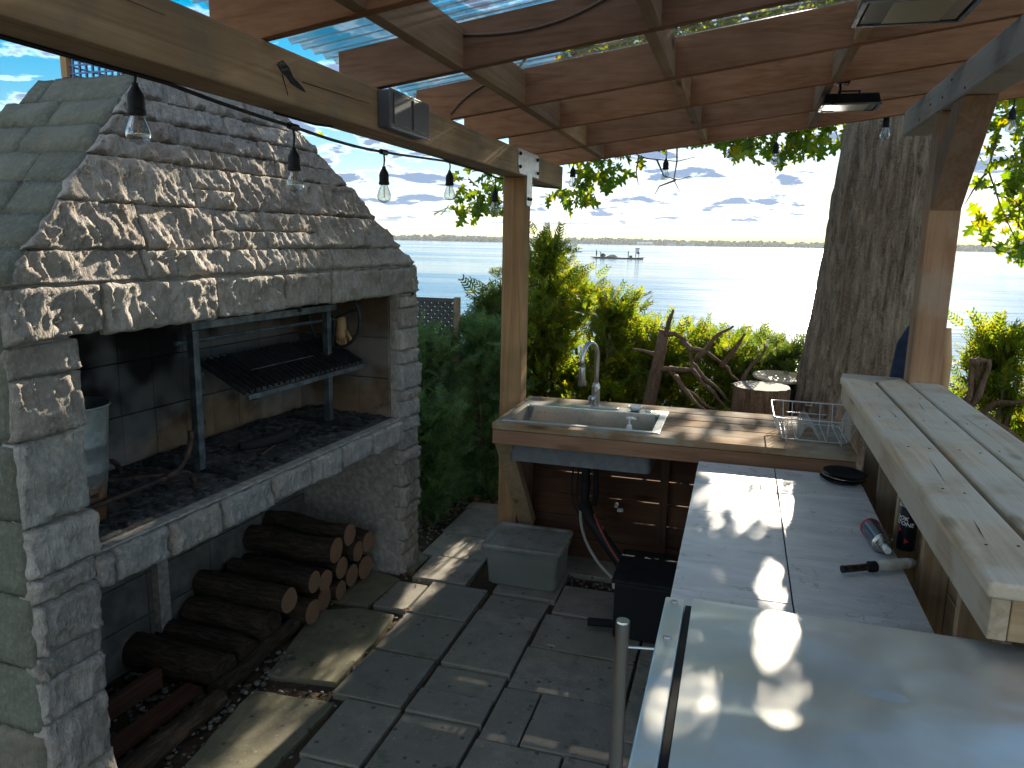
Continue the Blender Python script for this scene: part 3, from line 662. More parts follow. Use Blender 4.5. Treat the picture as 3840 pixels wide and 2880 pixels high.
def floodlight(name, c, label, sx=.125, sy=.10):
    x, y, z = c
    r = thing(name, (x, y, z), label, 'flood light', 'flood lights under the roof')
    MB().add([(x - sx, y - sy, z), (x + sx, y - sy, z), (x + sx, y + sy, z), (x - sx, y + sy, z), (x - sx * .93, y - sy * .93, z + .045), (x + sx * .93, y - sy * .93, z + .045), (x + sx * .93, y + sy * .93, z + .045), (x - sx * .93, y + sy * .93, z + .045)], [(3, 2, 1, 0), (4, 5, 6, 7), (0, 1, 5, 4), (1, 2, 6, 5), (2, 3, 7, 6), (3, 0, 4, 7)]).build('housing', 'matte_black', r, bevel=.006)
    g = MB().box(x - sx * .9, x + sx * .9, y - sy * .88, y + sy * .88, z - .004, z - .001).build('glass', 'lamp_glass', r)
    MB().box(x - sx * .48, x + sx * .6, y - sy * .86, y + sy * .86, z - .0065, z - .0045).build('led_board', 'lamp_led', g)
    m = MB()
    for a, b, wd in (((x - sx, y - sy), (x + sx, y - sy), 0), ((x - sx, y + sy), (x + sx, y + sy), 0), ((x - sx, y - sy), (x - sx, y + sy), 0), ((x + sx, y - sy), (x + sx, y + sy), 0)):
        m.bar((*a, z - .004), (*b, z - .004), .012, .008)
    m.build('trim', 'frame_steel', r)
    zt = roof_z(x)
    b = MB().box(x - .055, x + .045, y - .008, y + .018, zt - .006, zt - .001); b.bar((x - .05, y + .005, z + .03), (x - .05, y + .005, zt - .003), .006, .035, (0, 1, 0)); b.bar((x + .04, y + .005, z + .03), (x + .04, y + .005, zt - .003), .006, .035, (0, 1, 0))
    b.build('bracket', 'matte_black', r, bevel=.002)
    MB().lathe([(.013, 0), (.013, .01)], (x + .044, y + .005, z + .035), 10, (1, 0, 0)).build('bolt', 'brass', r)
    MB().tube(bez((x - .06, y - .12, zt + .02), (x - .04, y - .14, zt - .14), (x - .14, y - .1, z + .03), (x - .11, y - .02, z + .025), 14), .006, 6).build('cable', 'black_plastic', r, smooth=True)
    MB().box(x - .10, x - .02, y - .16, y - .08, zt + .004, zt + .05).build('junction_box', 'black_plastic', r, bevel=.004)
floodlight('flood_light', (.432, 4.11, .655), 'black flood light hanging from a roof block, square to the lake')
floodlight('flood_light', (.375, 2.30, .60), 'black flood light with a yellowed lens, over the steel fridge', .13, .115)

def outlet_box():
    r = thing('outlet_box', (-1.29, 2.79, .39), 'grey double outlet box with hinged covers on the timber beam', 'outlet box')
    MB().box(BX1 + .001, BX1 + .045, 2.615, 2.96, .392, .522).build('box', 'grey_plastic_dark', r, bevel=.004)
    MB().box(BX1 + .045, BX1 + .056, 2.612, 2.963, .388, .526).build('cover_plate', 'grey_plastic', r, bevel=.004)
    for a, b in ((2.63, 2.775), (2.80, 2.95)):
        MB().box(BX1 + .056, BX1 + .061, a, b, .403, .513).build('flap', 'grey_plastic_dark', r, bevel=.002)
outlet_box()

def string_lights():
    def bulb(r, top, ln, sc=1.0):
        x, y, z = top; lead = ln - .135 * sc
        zs = z - lead
        s = MB().tube([(x, y, z), (x + .003, y, z - lead * .5), (x, y, zs)], .0035, 6); s.lathe([(.007, 0), (.008, -.008), (.017, -.024), (.0195, -.034), (.0195, -.06), (.0215, -.062), (.0215, -.072), (.0195, -.073)], (x, y, zs), 16)
        so_ = s.build('socket', 'black_plastic', r, smooth=False)
        b = MB().lathe([(.0125, -.070), (.0155, -.078), (.024, -.10), (.0285, -.115), (.0285, -.124), (.024, -.135), (.014, -.142), (.004, -.145)], (x, y, zs), 20).build('bulb', 'bulb_glass', so_, smooth=True)
        MB().tube([(x, y, zs - .076), (x, y, zs - .125)], .0016, 5).build('filament', 'filament', so_)
    r = thing('string_lights', (-1.44, 3, .36), 'string of clear bulbs in black sockets hung under the left timber beam', 'string lights', 'festoon strings')
    L = [((-1.43, 1.589, .377), .158), ((-1.43, 2.27, .346), .198), ((-1.43, 2.93, .338), .188), ((-1.43, 3.665, .371), .172), ((-1.43, 4.40, .356), .198)]
    for t, ln in L: bulb(r, t, ln)
    pts = [(-1.43, -.5, .372)] + sag((-1.43, .8, .374), (-1.43, 1.589, .374), .0, 2) + sag((-1.43, 1.7, .374), (-1.43, 2.27, .348), .004, 6) + sag((-1.43, 2.3, .347), (-1.43, 2.93, .341), .008, 6)[1:] + sag((-1.43, 2.96, .341), (-1.43, 3.6, .373), .0, 5)[1:] + [(-1.43, 4.2, .372), (-1.43, 4.40, .36), (-1.46, 4.7, .372), (-1.45, 5.3, .375), (-1.3, 5.5, .37)]
    MB().tube(pts, .0055, 6).build('cable', 'black_plastic', r, smooth=True)
    for y, z in ((2.27, .348), (2.93, .341)): MB().tube([(-1.43, y - .025, z), (-1.43, y + .025, z)], .011, 8).build('joint', 'black_plastic', r)
    MB().tube([(-1.42, 2.15, .372), (-1.40, 2.35, .366), (-1.39, 2.45, .372)], .004, 5).build('zip_tie', 'black_plastic', r)
    r2 = thing('string_lights', (0, 5.5, .6), 'string of clear bulbs hung along the lakeside edge of the roof', 'string lights', 'festoon strings')
    B = [((-1.206, 5.5, .537), .15), ((-.555, 5.5, .623), .19), ((.155, 5.5, .73), .195), ((.805, 5.5, .809), .127), ((1.50, 5.5, .917), .193)]
    pts = []
    for t, ln in B:
        yy = ry(5.446, t[0]) + .046; k = yy / 5.5; x, z = t[0] * k, t[2] * k; zt = roof_z(x) + .006
        bulb(r2, (x, yy, zt), ln * k + max(0, zt - z)); pts.append((x, yy, zt))
    MB().tube([(-1.45, 5.52, .53)] + pts + [(1.74, ry(5.446, 1.74) + .046, roof_z(1.74) + .006)], .0055, 6).build('cable', 'black_plastic', r2, smooth=True)
string_lights()

# ------------------------------------------------------------------ stone fireplace
FX, FR = -1.8919, .05687
FD = Vector((math.sin(FR), math.cos(FR), 0)); FN = Vector((math.cos(FR), -math.sin(FR), 0)); UPV = Vector((0, 0, 1))
FS = 1.126          # survey units of the fireplace to metres
def FP(u, v, z): return FS * (Vector((FX, 0, 0)) + u * FD + v * FN + z * UPV)
U0, UA, UB, U1 = 1.488, 1.704, 3.628, 3.825      # outer left, opening left, opening right, outer right
ZL, ZH, ZT, ZE, ZEB = -.29, -.14, .525, -.948, -1.068
LEAN = .33; DEP = .78; FPF = FLOOR / FS
def front(s, t): return FP(s, 0, t), FN                       # vertical front face, t = height
_ln = (FN + LEAN * UPV).normalized()
def hoodf(s, t): return FP(s, -LEAN * (t - ZH), t), _ln       # leaning hood face
ULT, URT = 2.213, 2.995                                       # hood corners at the top
def ul(t): return U0 + .012 + (ULT - U0 - .012) * (t - ZH) / (ZT - ZH)
def ur(t): return U1 - .03 + (URT - U1 + .03) * (t - ZH) / (ZT - ZH)
def stone_patch(name, face, quad, parent, mat='stone', seed=0, depth=.03, rough=.014, res=.011, gap=.004, back=.03, striate=1.0, inset=.0):
    """one split-faced stone: quad = (s,t) corners ccw from lower left; its rim is set back, its face bulges and breaks"""
    q = [Vector(p) for p in quad]; c = sum(q, Vector((0, 0))) / 4
    q = [p + (c - p).normalized() * gap * 1.3 for p in q]
    ws = max((q[1] - q[0]).length, (q[2] - q[3]).length); hs = max((q[3] - q[0]).length, (q[2] - q[1]).length)
    nx = max(4, min(84, int(ws / res))); ny = max(4, min(34, int(hs / res)))
    V = []; F = []
    sd = Vector((seed * 3.17, seed * 1.31, seed * .77))
    tiltx, tilty = random.uniform(-.006, .006), random.uniform(-.009, .005)
    for j in range(ny + 1):
        for i in range(nx + 1):
            a, b = i / nx, j / ny
            p = (q[0] * (1 - a) + q[1] * a) * (1 - b) + (q[3] * (1 - a) + q[2] * a) * b
            ex, ey = min(a, 1 - a) * ws, min(b, 1 - b) * hs
            e = min(ex, ey)
            # ragged outline
            jj = Vector((noise.noise(Vector((p.x * 22, p.y * 22, 3)) + sd), noise.noise(Vector((p.x * 22, p.y * 22, 9)) + sd))) * .007
            if e < 1e-6: p = p + (jj if ex < 1e-6 or ey < 1e-6 else jj * 0)
            k = min(1, e / .0105); k = 1 - (1 - k) ** 2
            w3 = Vector((p.x, p.y, 0))
            wob = Vector((noise.noise(w3 * 14 + sd), noise.noise(w3 * 14 - sd), 0)) * .02
            def facet(sx, sy, am, tl):
                g = Vector(((p.x + wob.x) * sx + (p.y + wob.y) * sx * .35, (p.y + wob.y) * sy, 0)) + sd
                cp = noise.voronoi(g)[1][0]; h = noise.cell_vector(cp * 7.3 + Vector((.37, .61, .11)))
                return am * (h.z - .5) + tl * ((g.x - cp.x) * (h.x - .5) + (g.y - cp.y) * (h.y - .5))
            f1 = noise.fractal(w3 * 10 + sd, 1, 2, 3)
            f3 = noise.fractal(Vector((p.x * 60 + p.y * 20, p.y * 24, 2)) + sd, 1, 2, 3)
            d = k * (depth + rough * (.55 * f1 + striate * (facet(9, 7, .55, 1.0) + facet(24, 13, .40, .75) + facet(60, 26, .16, .3)) + .30 * f3) + tiltx * (a - .5) * 2 + tilty * (b - .5) * 2)
            P, N_ = face(p.x, p.y); V.append(P + N_ * (max(d, -.004) + inset))
    n = nx + 1
    for j in range(ny):
        for i in range(nx): F.append((j * n + i, j * n + i + 1, (j + 1) * n + i + 1, (j + 1) * n + i))
    rim = [i for i in range(n)] + [(j * n + nx) for j in range(1, ny + 1)] + [(ny * n + i) for i in range(nx - 1, -1, -1)] + [(j * n) for j in range(ny - 1, 0, -1)]
    o = len(V); _, N_ = face(q[0].x, q[0].y)
    V += [V[i] - N_ * back for i in rim]
    for k in range(len(rim)): k2 = (k + 1) % len(rim); F.append((rim[k2], rim[k], o + k, o + k2))
    c3 = sum(V[:o], Vector()) / o
    ob = fast(name, [tuple(v) for v in V], F, mat, parent, False, tuple(c3)); return ob
def fireplace():
    fp = thing('stone_fireplace', FP(2.65, -.35, FPF), 'large grey split-stone open fireplace with a raised hearth and tapering hood', 'fireplace')
    def fbox(u0, u1, v0, v1, z0, z1):
        m = MB(); m.hexa([FP(u0, v0, z0), FP(u0, v1, z0), FP(u1, v1, z0), FP(u1, v0, z0), FP(u0, v0, z1), FP(u0, v1, z1), FP(u1, v1, z1), FP(u1, v0, z1)])
        return m
    seed = 1
    # masonry core: walls, hearth slab, lintel, hood
    b = .022
    for nm, a in (('back_wall', (U0 + b, U1 - b, -DEP, -DEP + .14, FPF - .05, ZH)), ('pier', (U0 + b, UA - .004, -DEP + .14, -b, FPF - .05, ZL)), ('pier', (UB + .004, U1 - b, -DEP + .14, -b, FPF - .05, ZL)), ('hearth_slab', (UA - .003, UB + .003, -DEP + .14, -.012, ZEB + .004, ZE)), ('lintel', (U0 + b, U1 - b, -DEP + .14, -b, ZL + .004, ZH))):
        if nm == 'lintel':
            fbox(U0 + b, U1 - b, -.24, -b, ZL + .004, ZH).build(nm, 'mortar', fp)
            fbox(UA, UB, -DEP + .14, -.24, ZH - .03, ZH).build('throat', 'black_iron', fp)
            fbox(U0 + b, UA, -DEP + .14, -.24, ZL, ZH).build('pier_head', 'mortar', fp); fbox(UB, U1 - b, -DEP + .14, -.24, ZL, ZH).build('pier_head', 'mortar', fp)
        else: fbox(*a).build(nm, 'mortar' if nm != 'back_wall' else 'block_wall', fp)
    hv = []
    g = .02
    for t, dl in ((ZH + .001, 0), (ZT - .012, 0)):
        vf = -LEAN * (t - ZH) - g; bk = -DEP if t < 0 else -DEP + .25
        hv += [FP(ul(t) + g, bk, t), FP(ul(t) + g, vf, t), FP(ur(t) - g, vf, t), FP(ur(t) - g, bk, t)]
    hood = MB().hexa([hv[0], hv[1], hv[2], hv[3], hv[4], hv[5], hv[6], hv[7]]).build('hood', 'mortar', fp)
    # hood face: courses of long stones, cut on the slope at both ends
    courses = [(-.14, -.052, [1.98, 2.50, 2.78, 3.02, 3.36]), (-.052, .088, [2.02, 2.34, 2.62, 2.98, 3.22]), (.088, .232, [2.30, 2.50, 2.90, 3.12]), (.232, .298, [2.44, 2.82]), (.298, .368, [2.30, 2.74]), (.368, .440, [2.58]), (.440, .522, [2.42, 2.74])]
    for ci, (z0, z1, js) in enumerate(courses):
        if ci == 1:   # a tall stone spans two thin courses here, as the mason had it
            pass
        cuts = [None] + [j for j in js if ul(z1) + .08 < j < ur(z1) - .06] + [None]
        for i in range(len(cuts) - 1):
            a0 = ul(z0) if cuts[i] is None else cuts[i] + random.uniform(-.012, .012); a1 = ul(z1) if cuts[i] is None else cuts[i]
            b0 = ur(z0) if cuts[i + 1] is None else cuts[i + 1] + random.uniform(-.012, .012); b1 = ur(z1) if cuts[i + 1] is None else cuts[i + 1]
            a0 = a1 if cuts[i] is not None and i > 0 else a0; b0 = b1 if cuts[i + 1] is not None else b0
            jz = .004
            split = (z1 - z0) > .1 and (b0 - a0) > .2 and random.random() < .28 and cuts[i] is not None and cuts[i + 1] is not None
            bands = [(z0, z1)] if not split else [(z0, z0 + (z1 - z0) * .48), (z0 + (z1 - z0) * .48, z1)]
            for (za, zb) in bands:
                seed += 1
                stone_patch('stone', hoodf, [(a0, za + random.uniform(0, jz)), (b0, za + random.uniform(0, jz)), (b1, zb), (a1, zb)] if not split else [(a0, za), (b0, za), (b0, zb), (a0, zb)], hood, seed=seed, depth=random.uniform(.004, .015), rough=.024, res=.0075, gap=.003)
    # ragged rake stones on the right slope
    for k in range(6):
        t0 = ZH + (ZT - ZH) * k / 6; t1 = ZH + (ZT - ZH) * (k + 1) / 6; seed += 1
        def rake(s, t, k=k):
            P = FP(ur(t) - .004, -LEAN * (t - ZH) - s, t); return P, (FD + .0 * FN + 1.25 * UPV).normalized()
        for s0, s1 in ((.0, .22), (.22, .48)): seed += 1; stone_patch('stone', rake, [(s1, t0), (s0, t0), (s0, t1), (s1, t1)], hood, 'stone', seed, .014, .012, .022)
    # left flank of the hood: smooth long courses, greenish
    nl = 7
    for k in range(nl):
        t0 = ZH + (ZT - ZH) * k / nl; t1 = ZH + (ZT - ZH) * (k + 1) / nl
        def flank(s, t):
            P = FP(ul(t) + .003, -LEAN * (t - ZH) - s, t); return P, (-FD + 1.05 * UPV).normalized()
        c = random.uniform(.18, .4); last = .72 - .3 * (t0 - ZH) / (ZT - ZH)
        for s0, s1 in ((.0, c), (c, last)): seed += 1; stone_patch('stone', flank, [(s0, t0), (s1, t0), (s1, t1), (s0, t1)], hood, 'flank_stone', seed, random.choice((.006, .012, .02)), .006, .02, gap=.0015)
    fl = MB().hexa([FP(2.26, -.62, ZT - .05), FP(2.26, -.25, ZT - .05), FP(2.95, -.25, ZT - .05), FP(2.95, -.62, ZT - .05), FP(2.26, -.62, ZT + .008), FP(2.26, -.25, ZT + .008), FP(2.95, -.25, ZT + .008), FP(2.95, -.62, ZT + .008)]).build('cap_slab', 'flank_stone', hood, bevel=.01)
    # lintel course
    js = [U0, 1.803, 2.282, 2.66, 3.002, 3.413, 3.66, U1]
    for a, bb in zip(js[:-1], js[1:]):
        seed += 1; stone_patch('stone', front, [(a, ZL - random.uniform(-.004, .012)), (bb, ZL - random.uniform(-.004, .008)), (bb, ZH - .008), (a, ZH - .008)], fp, seed=seed, depth=.016, rough=.026, gap=.005, res=.009)
    # underside of the lintel stones
    # piers
    for ua, ub, zs in ((U0, UA, [-.30, -.387, -.556, -.80, -.945, -1.02, -1.178, -1.255, -1.385, -1.59, FPF - .02]), (UB, U1, [-.30, -.36, -.47, -.585, -.66, -.80, -.86, -.955, -1.03, -1.13, -1.20, -1.33, -1.45, -1.52, -1.64, -1.72, FPF - .02])):
        for z1, z0 in zip(zs[:-1], zs[1:]):
            seed += 1; w_ = random.uniform(-.006, .018)
            a, c = (ua, ub + w_ * .6) if ua == U0 else (ua - w_ * .6, ub)
            stone_patch('stone', front, [(a, z0), (c, z0), (c, z1), (a, z1)], fp, seed=seed, depth=random.uniform(.006, .024), rough=.024, gap=.004, back=.05, res=.009)
        # returns (outer sides), plain courses
    def side_l(s, t): return FP(U0 + .004, -s, t), -FD
    def side_r(s, t): return FP(U1 - .004, -s, t), FD
    for z1, z0 in zip([-.14, -.33, -.56, -.78, -1.0, -1.22, -1.42, -1.62], [-.33, -.56, -.78, -1.0, -1.22, -1.42, -1.62, FPF - .02]):
        c = random.uniform(.25, .45)
        for s0, s1 in ((.0, c), (c, DEP)):
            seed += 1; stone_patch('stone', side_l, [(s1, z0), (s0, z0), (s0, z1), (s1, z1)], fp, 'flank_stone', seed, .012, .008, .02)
            seed += 1; stone_patch('stone', side_r, [(s0, z0), (s1, z0), (s1, z1), (s0, z1)], fp, 'stone', seed, .012, .01, .03)
    # hearth edge course
    js = [UA - .01, 1.763, 1.985, 2.238, 2.534, 2.8, 3.04, 3.319, UB + .01]
    for a, bb in zip(js[:-1], js[1:]):
        seed += 1; stone_patch('stone', front, [(a, ZEB + random.uniform(-.01, .012)), (bb, ZEB + random.uniform(-.01, .012)), (bb, ZE - .004), (a, ZE - .004)], fp, seed=seed, depth=.020, rough=.019, gap=.005, inset=.004)
    fbox(UA, UB, -.06, .006, ZE - .0015, ZE + .006).build('hearth_lip', 'mortar', fp, bevel=.003)
    # fire brick lining, one panel at a time
    zrows = [(ZE + .004, -.735), (-.731, -.518), (-.514, -.29), (-.286, -.175)]
    bw = -DEP + .145
    nb = 11
    for zi, (z0, z1) in enumerate(zrows):
        for k in range(nb):
            a = UA + (UB - UA) * k / nb; c = UA + (UB - UA) * (k + 1) / nb
            fbox(a + .0015, c - .0015, bw, bw + .02 + random.uniform(0, .003), z0, z1).build('fire_brick', 'firebrick', fp, bevel=.002, seg=1)
        for k in range(3):
            a = -.06 - k * .185; c = max(a - .182, bw + .024)
            for uu in (UA - .003, UB - .018): fbox(uu, uu + .021, c, a, z0, z1).build('fire_brick', 'firebrick', fp, bevel=.002, seg=1)
    # lean block walls of the wood bay
    for k in range(4):
        for j in range(5): fbox(UA + j * .385 + .003, UA + (j + 1) * .385 - .003, bw, bw + .012, FPF + k * .19 + .002, FPF + (k + 1) * .19 - .004).build('block', 'block_wall', fp)
    fbox(2.50, 2.56, bw + .013, bw + .05, FPF, ZEB).build('strap', 'mortar', fp)
    # ash bed as a lumpy sheet
    nx, ny = 90, 34; V = []; F = []
    for j in range(ny + 1):
        for i in range(nx + 1):
            u = UA + .02 + (UB - UA - .04) * i / nx; v = bw + .02 + (-.04 - bw - .02) * j / ny
            k = min(1, j / 3., (ny - j) / 5.); mound = math.exp(-((v + .5) / .12) ** 2) * .025 * (.5 + noise.noise(Vector((u * 4, 1, 0))))
            h = .008 * k + k * (.012 * noise.fractal(Vector((u * 16, v * 16, 2)), 1, 2, 4) + max(0, mound)); V.append(tuple(FP(u, v, ZE + .0085 + max(-.004, h))))
    n = nx + 1
    for j in range(ny):
        for i in range(nx): F.append((j * n + i, j * n + i + 1, (j + 1) * n + i + 1, (j + 1) * n + i))
    a = fast('ash_bed', V, F, 'ash', fp); kind(a, 'stuff')
    V0, F0 = ico(1); VV = []; FF = []; o = 0
    for _ in range(420):
        u = rng.uniform(UA + .05, UB - .05); v = rng.uniform(bw + .06, -.06) if rng.random() < .6 else rng.uniform(bw + .05, bw + .16); s = rng.uniform(.004, .016)
        P = V0 * np.array([s * 1.5, s, s * .7]) * (1 + .25 * rng.standard_normal((len(V0), 1))) + np.array(FP(u, v, ZE + .018)); VV.append(P); FF.append(F0 + o); o += len(P)
    kind(fast('cinders', np.vstack(VV), np.vstack(FF), 'charcoal', fp), 'stuff')
    # spark mesh box on the flue
    mesh = MB(); z0, z1 = ZT + .014, ZT + .26
    A, B_, C_, D_ = (2.27, -.33), (2.95, -.33), (2.95, -.60), (2.27, -.60)
    for u, v in (A, B_, C_, D_): MB().bar(FP(u, v, z0), FP(u, v, z1), .03, .03, (0, 1, 0)).build('cage_post', 'lumber_z', fp)
    for (a, c) in ((A, B_), (A, D_), (B_, C_), (D_, C_)):
        L_ = math.hypot(a[0] - c[0], a[1] - c[1]); n = int(L_ / .028)
        for k in range(n + 1):
            t = k / n; u = a[0] + (c[0] - a[0]) * t; v = a[1] + (c[1] - a[1]) * t; mesh.bar(FP(u, v, z0), FP(u, v, z1), .006, .006, (0, 1, 0))
        for k in range(9): z = z0 + (z1 - z0) * (k + .5) / 9; mesh.bar(FP(*a, z), FP(*c, z), .006, .006)
    mesh.build('spark_mesh', 'print_blue', fp)
    fbox(2.25, 2.97, -.62, -.31, z1, z1 + .02).build('cage_lid', 'iron', fp)
    return fp
FIRE = fireplace()

# ------------------------------------------------------------------ things in and around the fireplace
def grill():
    r = thing('grill_rig', FP(2.88, -.27, ZE + .01), 'dark steel grill frame with a raised V-bar cooking grate in the firebox', 'grill')
    v = -.255; ua, ub = 2.43, 3.34; zt = -.365; s = .036
    for u in (ua, ub):
        MB().bar(FP(u, v, ZE + .008), FP(u, v, zt), s, s, FD).build('leg', 'frame_steel', r, bevel=.002)
        MB().bar(FP(u, -.50, ZE + .018), FP(u, -.06, ZE + .018), s, .03).build('foot', 'iron', r, bevel=.002)
    MB().bar(FP(ua - s / 2, v, zt + .018), FP(ub + s / 2 + .05, v, zt + .018), s, s).build('top_bar', 'frame_steel', r, bevel=.002)
    MB().tube([FP(ua - .07, v - .02, zt - .045), FP(ub + .12, v - .02, zt - .045)], .009, 8).build('shaft', 'frame_steel', r)
    MB().bar(FP(3.1, v + .02, zt + .02), FP(3.08, v + .02, zt + .09), .012, .02, FD).build('hook', 'iron', r)
    # grate, tilted up towards the back
    f0 = lambda u, k: FP(u, -.15 - k * .226, -.632 + k * .115)
    for i in range(23):
        u = 2.615 + i * (3.475 - 2.615) / 22; m = MB()
        for sgn in (-1, 1): a = f0(u, 0); b = f0(u, 1); m.obox((a + b) / 2 + sgn * FD * .008 + UPV * .004, (b - a) / 2, FD * .0015 + Vector(), (sgn * FD * .008 + UPV * .010))
        m.build('grate_bar', 'black_iron', r)
    fr = MB(); fr.bar(f0(2.585, -.06) - UPV * .010, f0(3.50, -.06) - UPV * .010, .022, .024).build('drip_gutter', 'frame_steel', r, bevel=.002)
    for i in range(23):
        u = 2.615 + i * (3.475 - 2.615) / 22; a = f0(u, -.05) + UPV * .002; m = MB()
        for sgn in (-1, 1): m.bar(a, a + sgn * FD * .012 + UPV * .018, .003, .004, FN)
        m.build('bar_tip', 'frame_steel', r)
    for u in (2.59, 3.495): MB().bar(f0(u, 0), f0(u, 1), .012, .022).build('grate_side', 'iron', r)
    MB().bar(f0(2.585, 1), f0(3.50, 1), .014, .022).build('grate_back', 'iron', r)
    MB().bar(f0(2.67, .1) - UPV * .06, f0(2.67, .1) - UPV * .015, .03, .02, FD).build('drip_cup', 'iron', r)
    MB().bar(f0(2.75, .42) + UPV * .019, f0(3.2, .42) + UPV * .019, .005, .004).build('mesh_edge', 'frame_steel', r)
    m = MB()
    for k in range(24): m.bar(f0(2.75 + k * .0185, .43) + UPV * .0185, f0(2.75 + k * .0185, .95) + UPV * .0185, .003, .003)
    for k in range(14): m.bar(f0(2.75, .43 + k * .04) + UPV * .0185, f0(3.175, .43 + k * .04) + UPV * .0185, .003, .003)
    m.build('wire_mesh', 'black_iron', r)
    m = MB(); pts = []
    for k in range(29):
        a = k / 28 * 2 * math.pi; pts.append(FP(ub + .10, v - .02 + .15 * math.cos(a), zt - .045 + .15 * math.sin(a)))
    m.tube(pts, .009, 8, False).build('crank_wheel', 'iron', r, smooth=True)
    for k in range(3):
        a = k * 2.1 + .4; MB().bar(FP(ub + .10, v - .02, zt - .045), FP(ub + .10, v - .02 + .145 * math.cos(a), zt - .045 + .145 * math.sin(a)), .01, .02, FD).build('spoke', 'iron', r)
    MB().box(*[0] * 6) if 0 else None
    for u in (ua,): MB().bar(FP(u + .025, v, -.60), FP(u + .025, v, -.53), .03, .03, FD).build('slide_bracket', 'iron', r)
grill()
def glove():
    r = thing('work_glove', FP(3.53, -.30, -.60), 'tan work glove hanging beside the crank wheel in the firebox', 'glove')
    c = FP(3.54, -.30, -.50); m = MB()
    m.lathe([(.028, .10), (.032, .06), (.03, .03), (.038, 0), (.036, -.03)], c, 12); m.build('palm', 'paint_tan', r, smooth=True)
    for k, (d, ln) in enumerate(((-.026, .055), (-.009, .068), (.009, .072), (.026, .06))):
        a = c + FN * d - UPV * .025; MB().tube([a, a - UPV * ln * .5, a - UPV * ln + FD * -.006], [.0105, .01, .007], 8).build('finger', 'paint_tan', r, smooth=True)
    a = c + FN * .03; MB().tube([a + UPV * .02, a + FN * .03 - UPV * .02, a + FN * .034 - UPV * .05], [.012, .011, .008], 8).build('thumb', 'paint_tan', r, smooth=True)
glove()
def bucket():
    c = FP(1.862, -.25, ZE + .012); h = .40
    r = thing('metal_bucket', c, 'galvanised metal bucket rusting at its foot, behind the left pier', 'bucket')
    prof = [(FS * a, FS * b) for a, b in [(.082, 0), (.084, .004), (.092, .09), (.103, .17), (.1055, .175), (.104, .18), (.1055, .19), (.104, .20), (.108, .255), (.1105, .26), (.109, .27), (.118, .385), (.1185, .39)]]
    MB().lathe(prof + [(.115 * FS, .385 * FS), (.08 * FS, .008 * FS)], c, 40, caps=False).build('body', 'galvanised', r, smooth=True, origin='mid')
    MB().lathe([(.08, 0.006), (.001, .006)], c, 40, caps=False).build('bottom', 'galvanised', r)
    pts = [c + Vector((FS * .121 * math.cos(a), FS * .121 * math.sin(a), FS * .39)) for a in np.linspace(0, 2 * math.pi, 41)]
    MB().tube(pts, .0045, 8, False).build('rim', 'galvanised', r, smooth=True)
bucket()
def andiron():
    r = thing('log_grate', FP(2.05, -.3, ZE + .01), 'rusty wrought iron log rest with curved legs and crossed bars', 'log rest')
    z = ZE + .01
    def curve(*p): return [FP(*a) for a in p]
    for i, v in enumerate((-.13, -.49)):
        pts = [FP(1.79, v, -.858), FP(2.0, v, -.855), FP(2.16, v, -.85)] + bez(FP(2.18, v, -.85), FP(2.235, v, -.85), FP(2.262, v, -.875), FP(2.265, v, z), 7)
        MB().tube(pts, .011, 6).build('rail', 'rust', r)
        MB().tube([FP(1.79, v, -.858), FP(1.76, v, -.88), FP(1.755, v, z)], .011, 6).build('leg', 'rust', r)
    MB().tube(bez(FP(2.13, -.13, -.848), FP(2.2, -.13, -.845), FP(2.255, -.13, -.80), FP(2.258, -.13, -.71), 8), .0125, 6).build('horn', 'rust', r)
    for a, b in (((1.82, -.47, -.842), (2.14, -.15, -.842)), ((1.85, -.15, -.834), (2.05, -.48, -.842)), ((1.79, -.3, -.846), (2.02, -.30, -.846))): MB().bar(FP(*a), FP(*b), .026, .011).build('cross_bar', 'rust', r)
    MB().bar(FP(1.96, -.40, -.80), FP(2.17, -.47, -.775), .03, .02).build('short_bar', 'rust', r)
andiron()
def char_log():
    pts = [FP(2.72, -.30, ZE + .045), FP(2.80, -.27, ZE + .04), FP(2.90, -.24, ZE + .045), FP(2.96, -.22, ZE + .06)]
    o = MB().tube(pts, [.02, .028, .026, .035], 9).build('charred_log', 'charcoal', smooth=True); tag(o, 'burnt black log end lying in the ashes under the grate', 'log')
    for i, (a, b) in enumerate((((2.70, -.17), (2.83, -.20)), ((2.74, -.15), (2.92, -.14)), ((2.88, -.17), (2.94, -.12)))):
        o = MB().tube([FP(*a, ZE + .028), FP(*b, ZE + .034)], .004, 5).build('burnt_twig', 'charcoal' if i else 'dry_leaf'); tag(o, ('thin charred twig lying in the ash', 'thin charred twig lying in the ash', 'thin charred twig lying in the ash')[i], 'twig', 'twigs in the ash')
char_log()
def log_mesh(L, r, seed, ax='x', n=22, m=16):
    V = []; F = []
    for i in range(m + 1):
        t = i / m
        for k in range(n):
            a = 2 * math.pi * k / n; rr = r * (1 + .09 * noise.fractal(Vector((math.cos(a) * 1.6, math.sin(a) * 1.6, t * L * 6 + seed * 5)), 1, 2, 3) + .03 * math.sin(seed + t * 3))
            bx = .014 * noise.noise(Vector((t * 2, seed, 0))); V.append((-L / 2 + L * t, rr * math.cos(a) + bx, rr * math.sin(a) + bx))
    for i in range(m):
        for k in range(n): k2 = (k + 1) % n; F.append((i * n + k, (i + 1) * n + k, (i + 1) * n + k2, i * n + k2))
    return V, F, V[:n], V[-n:]
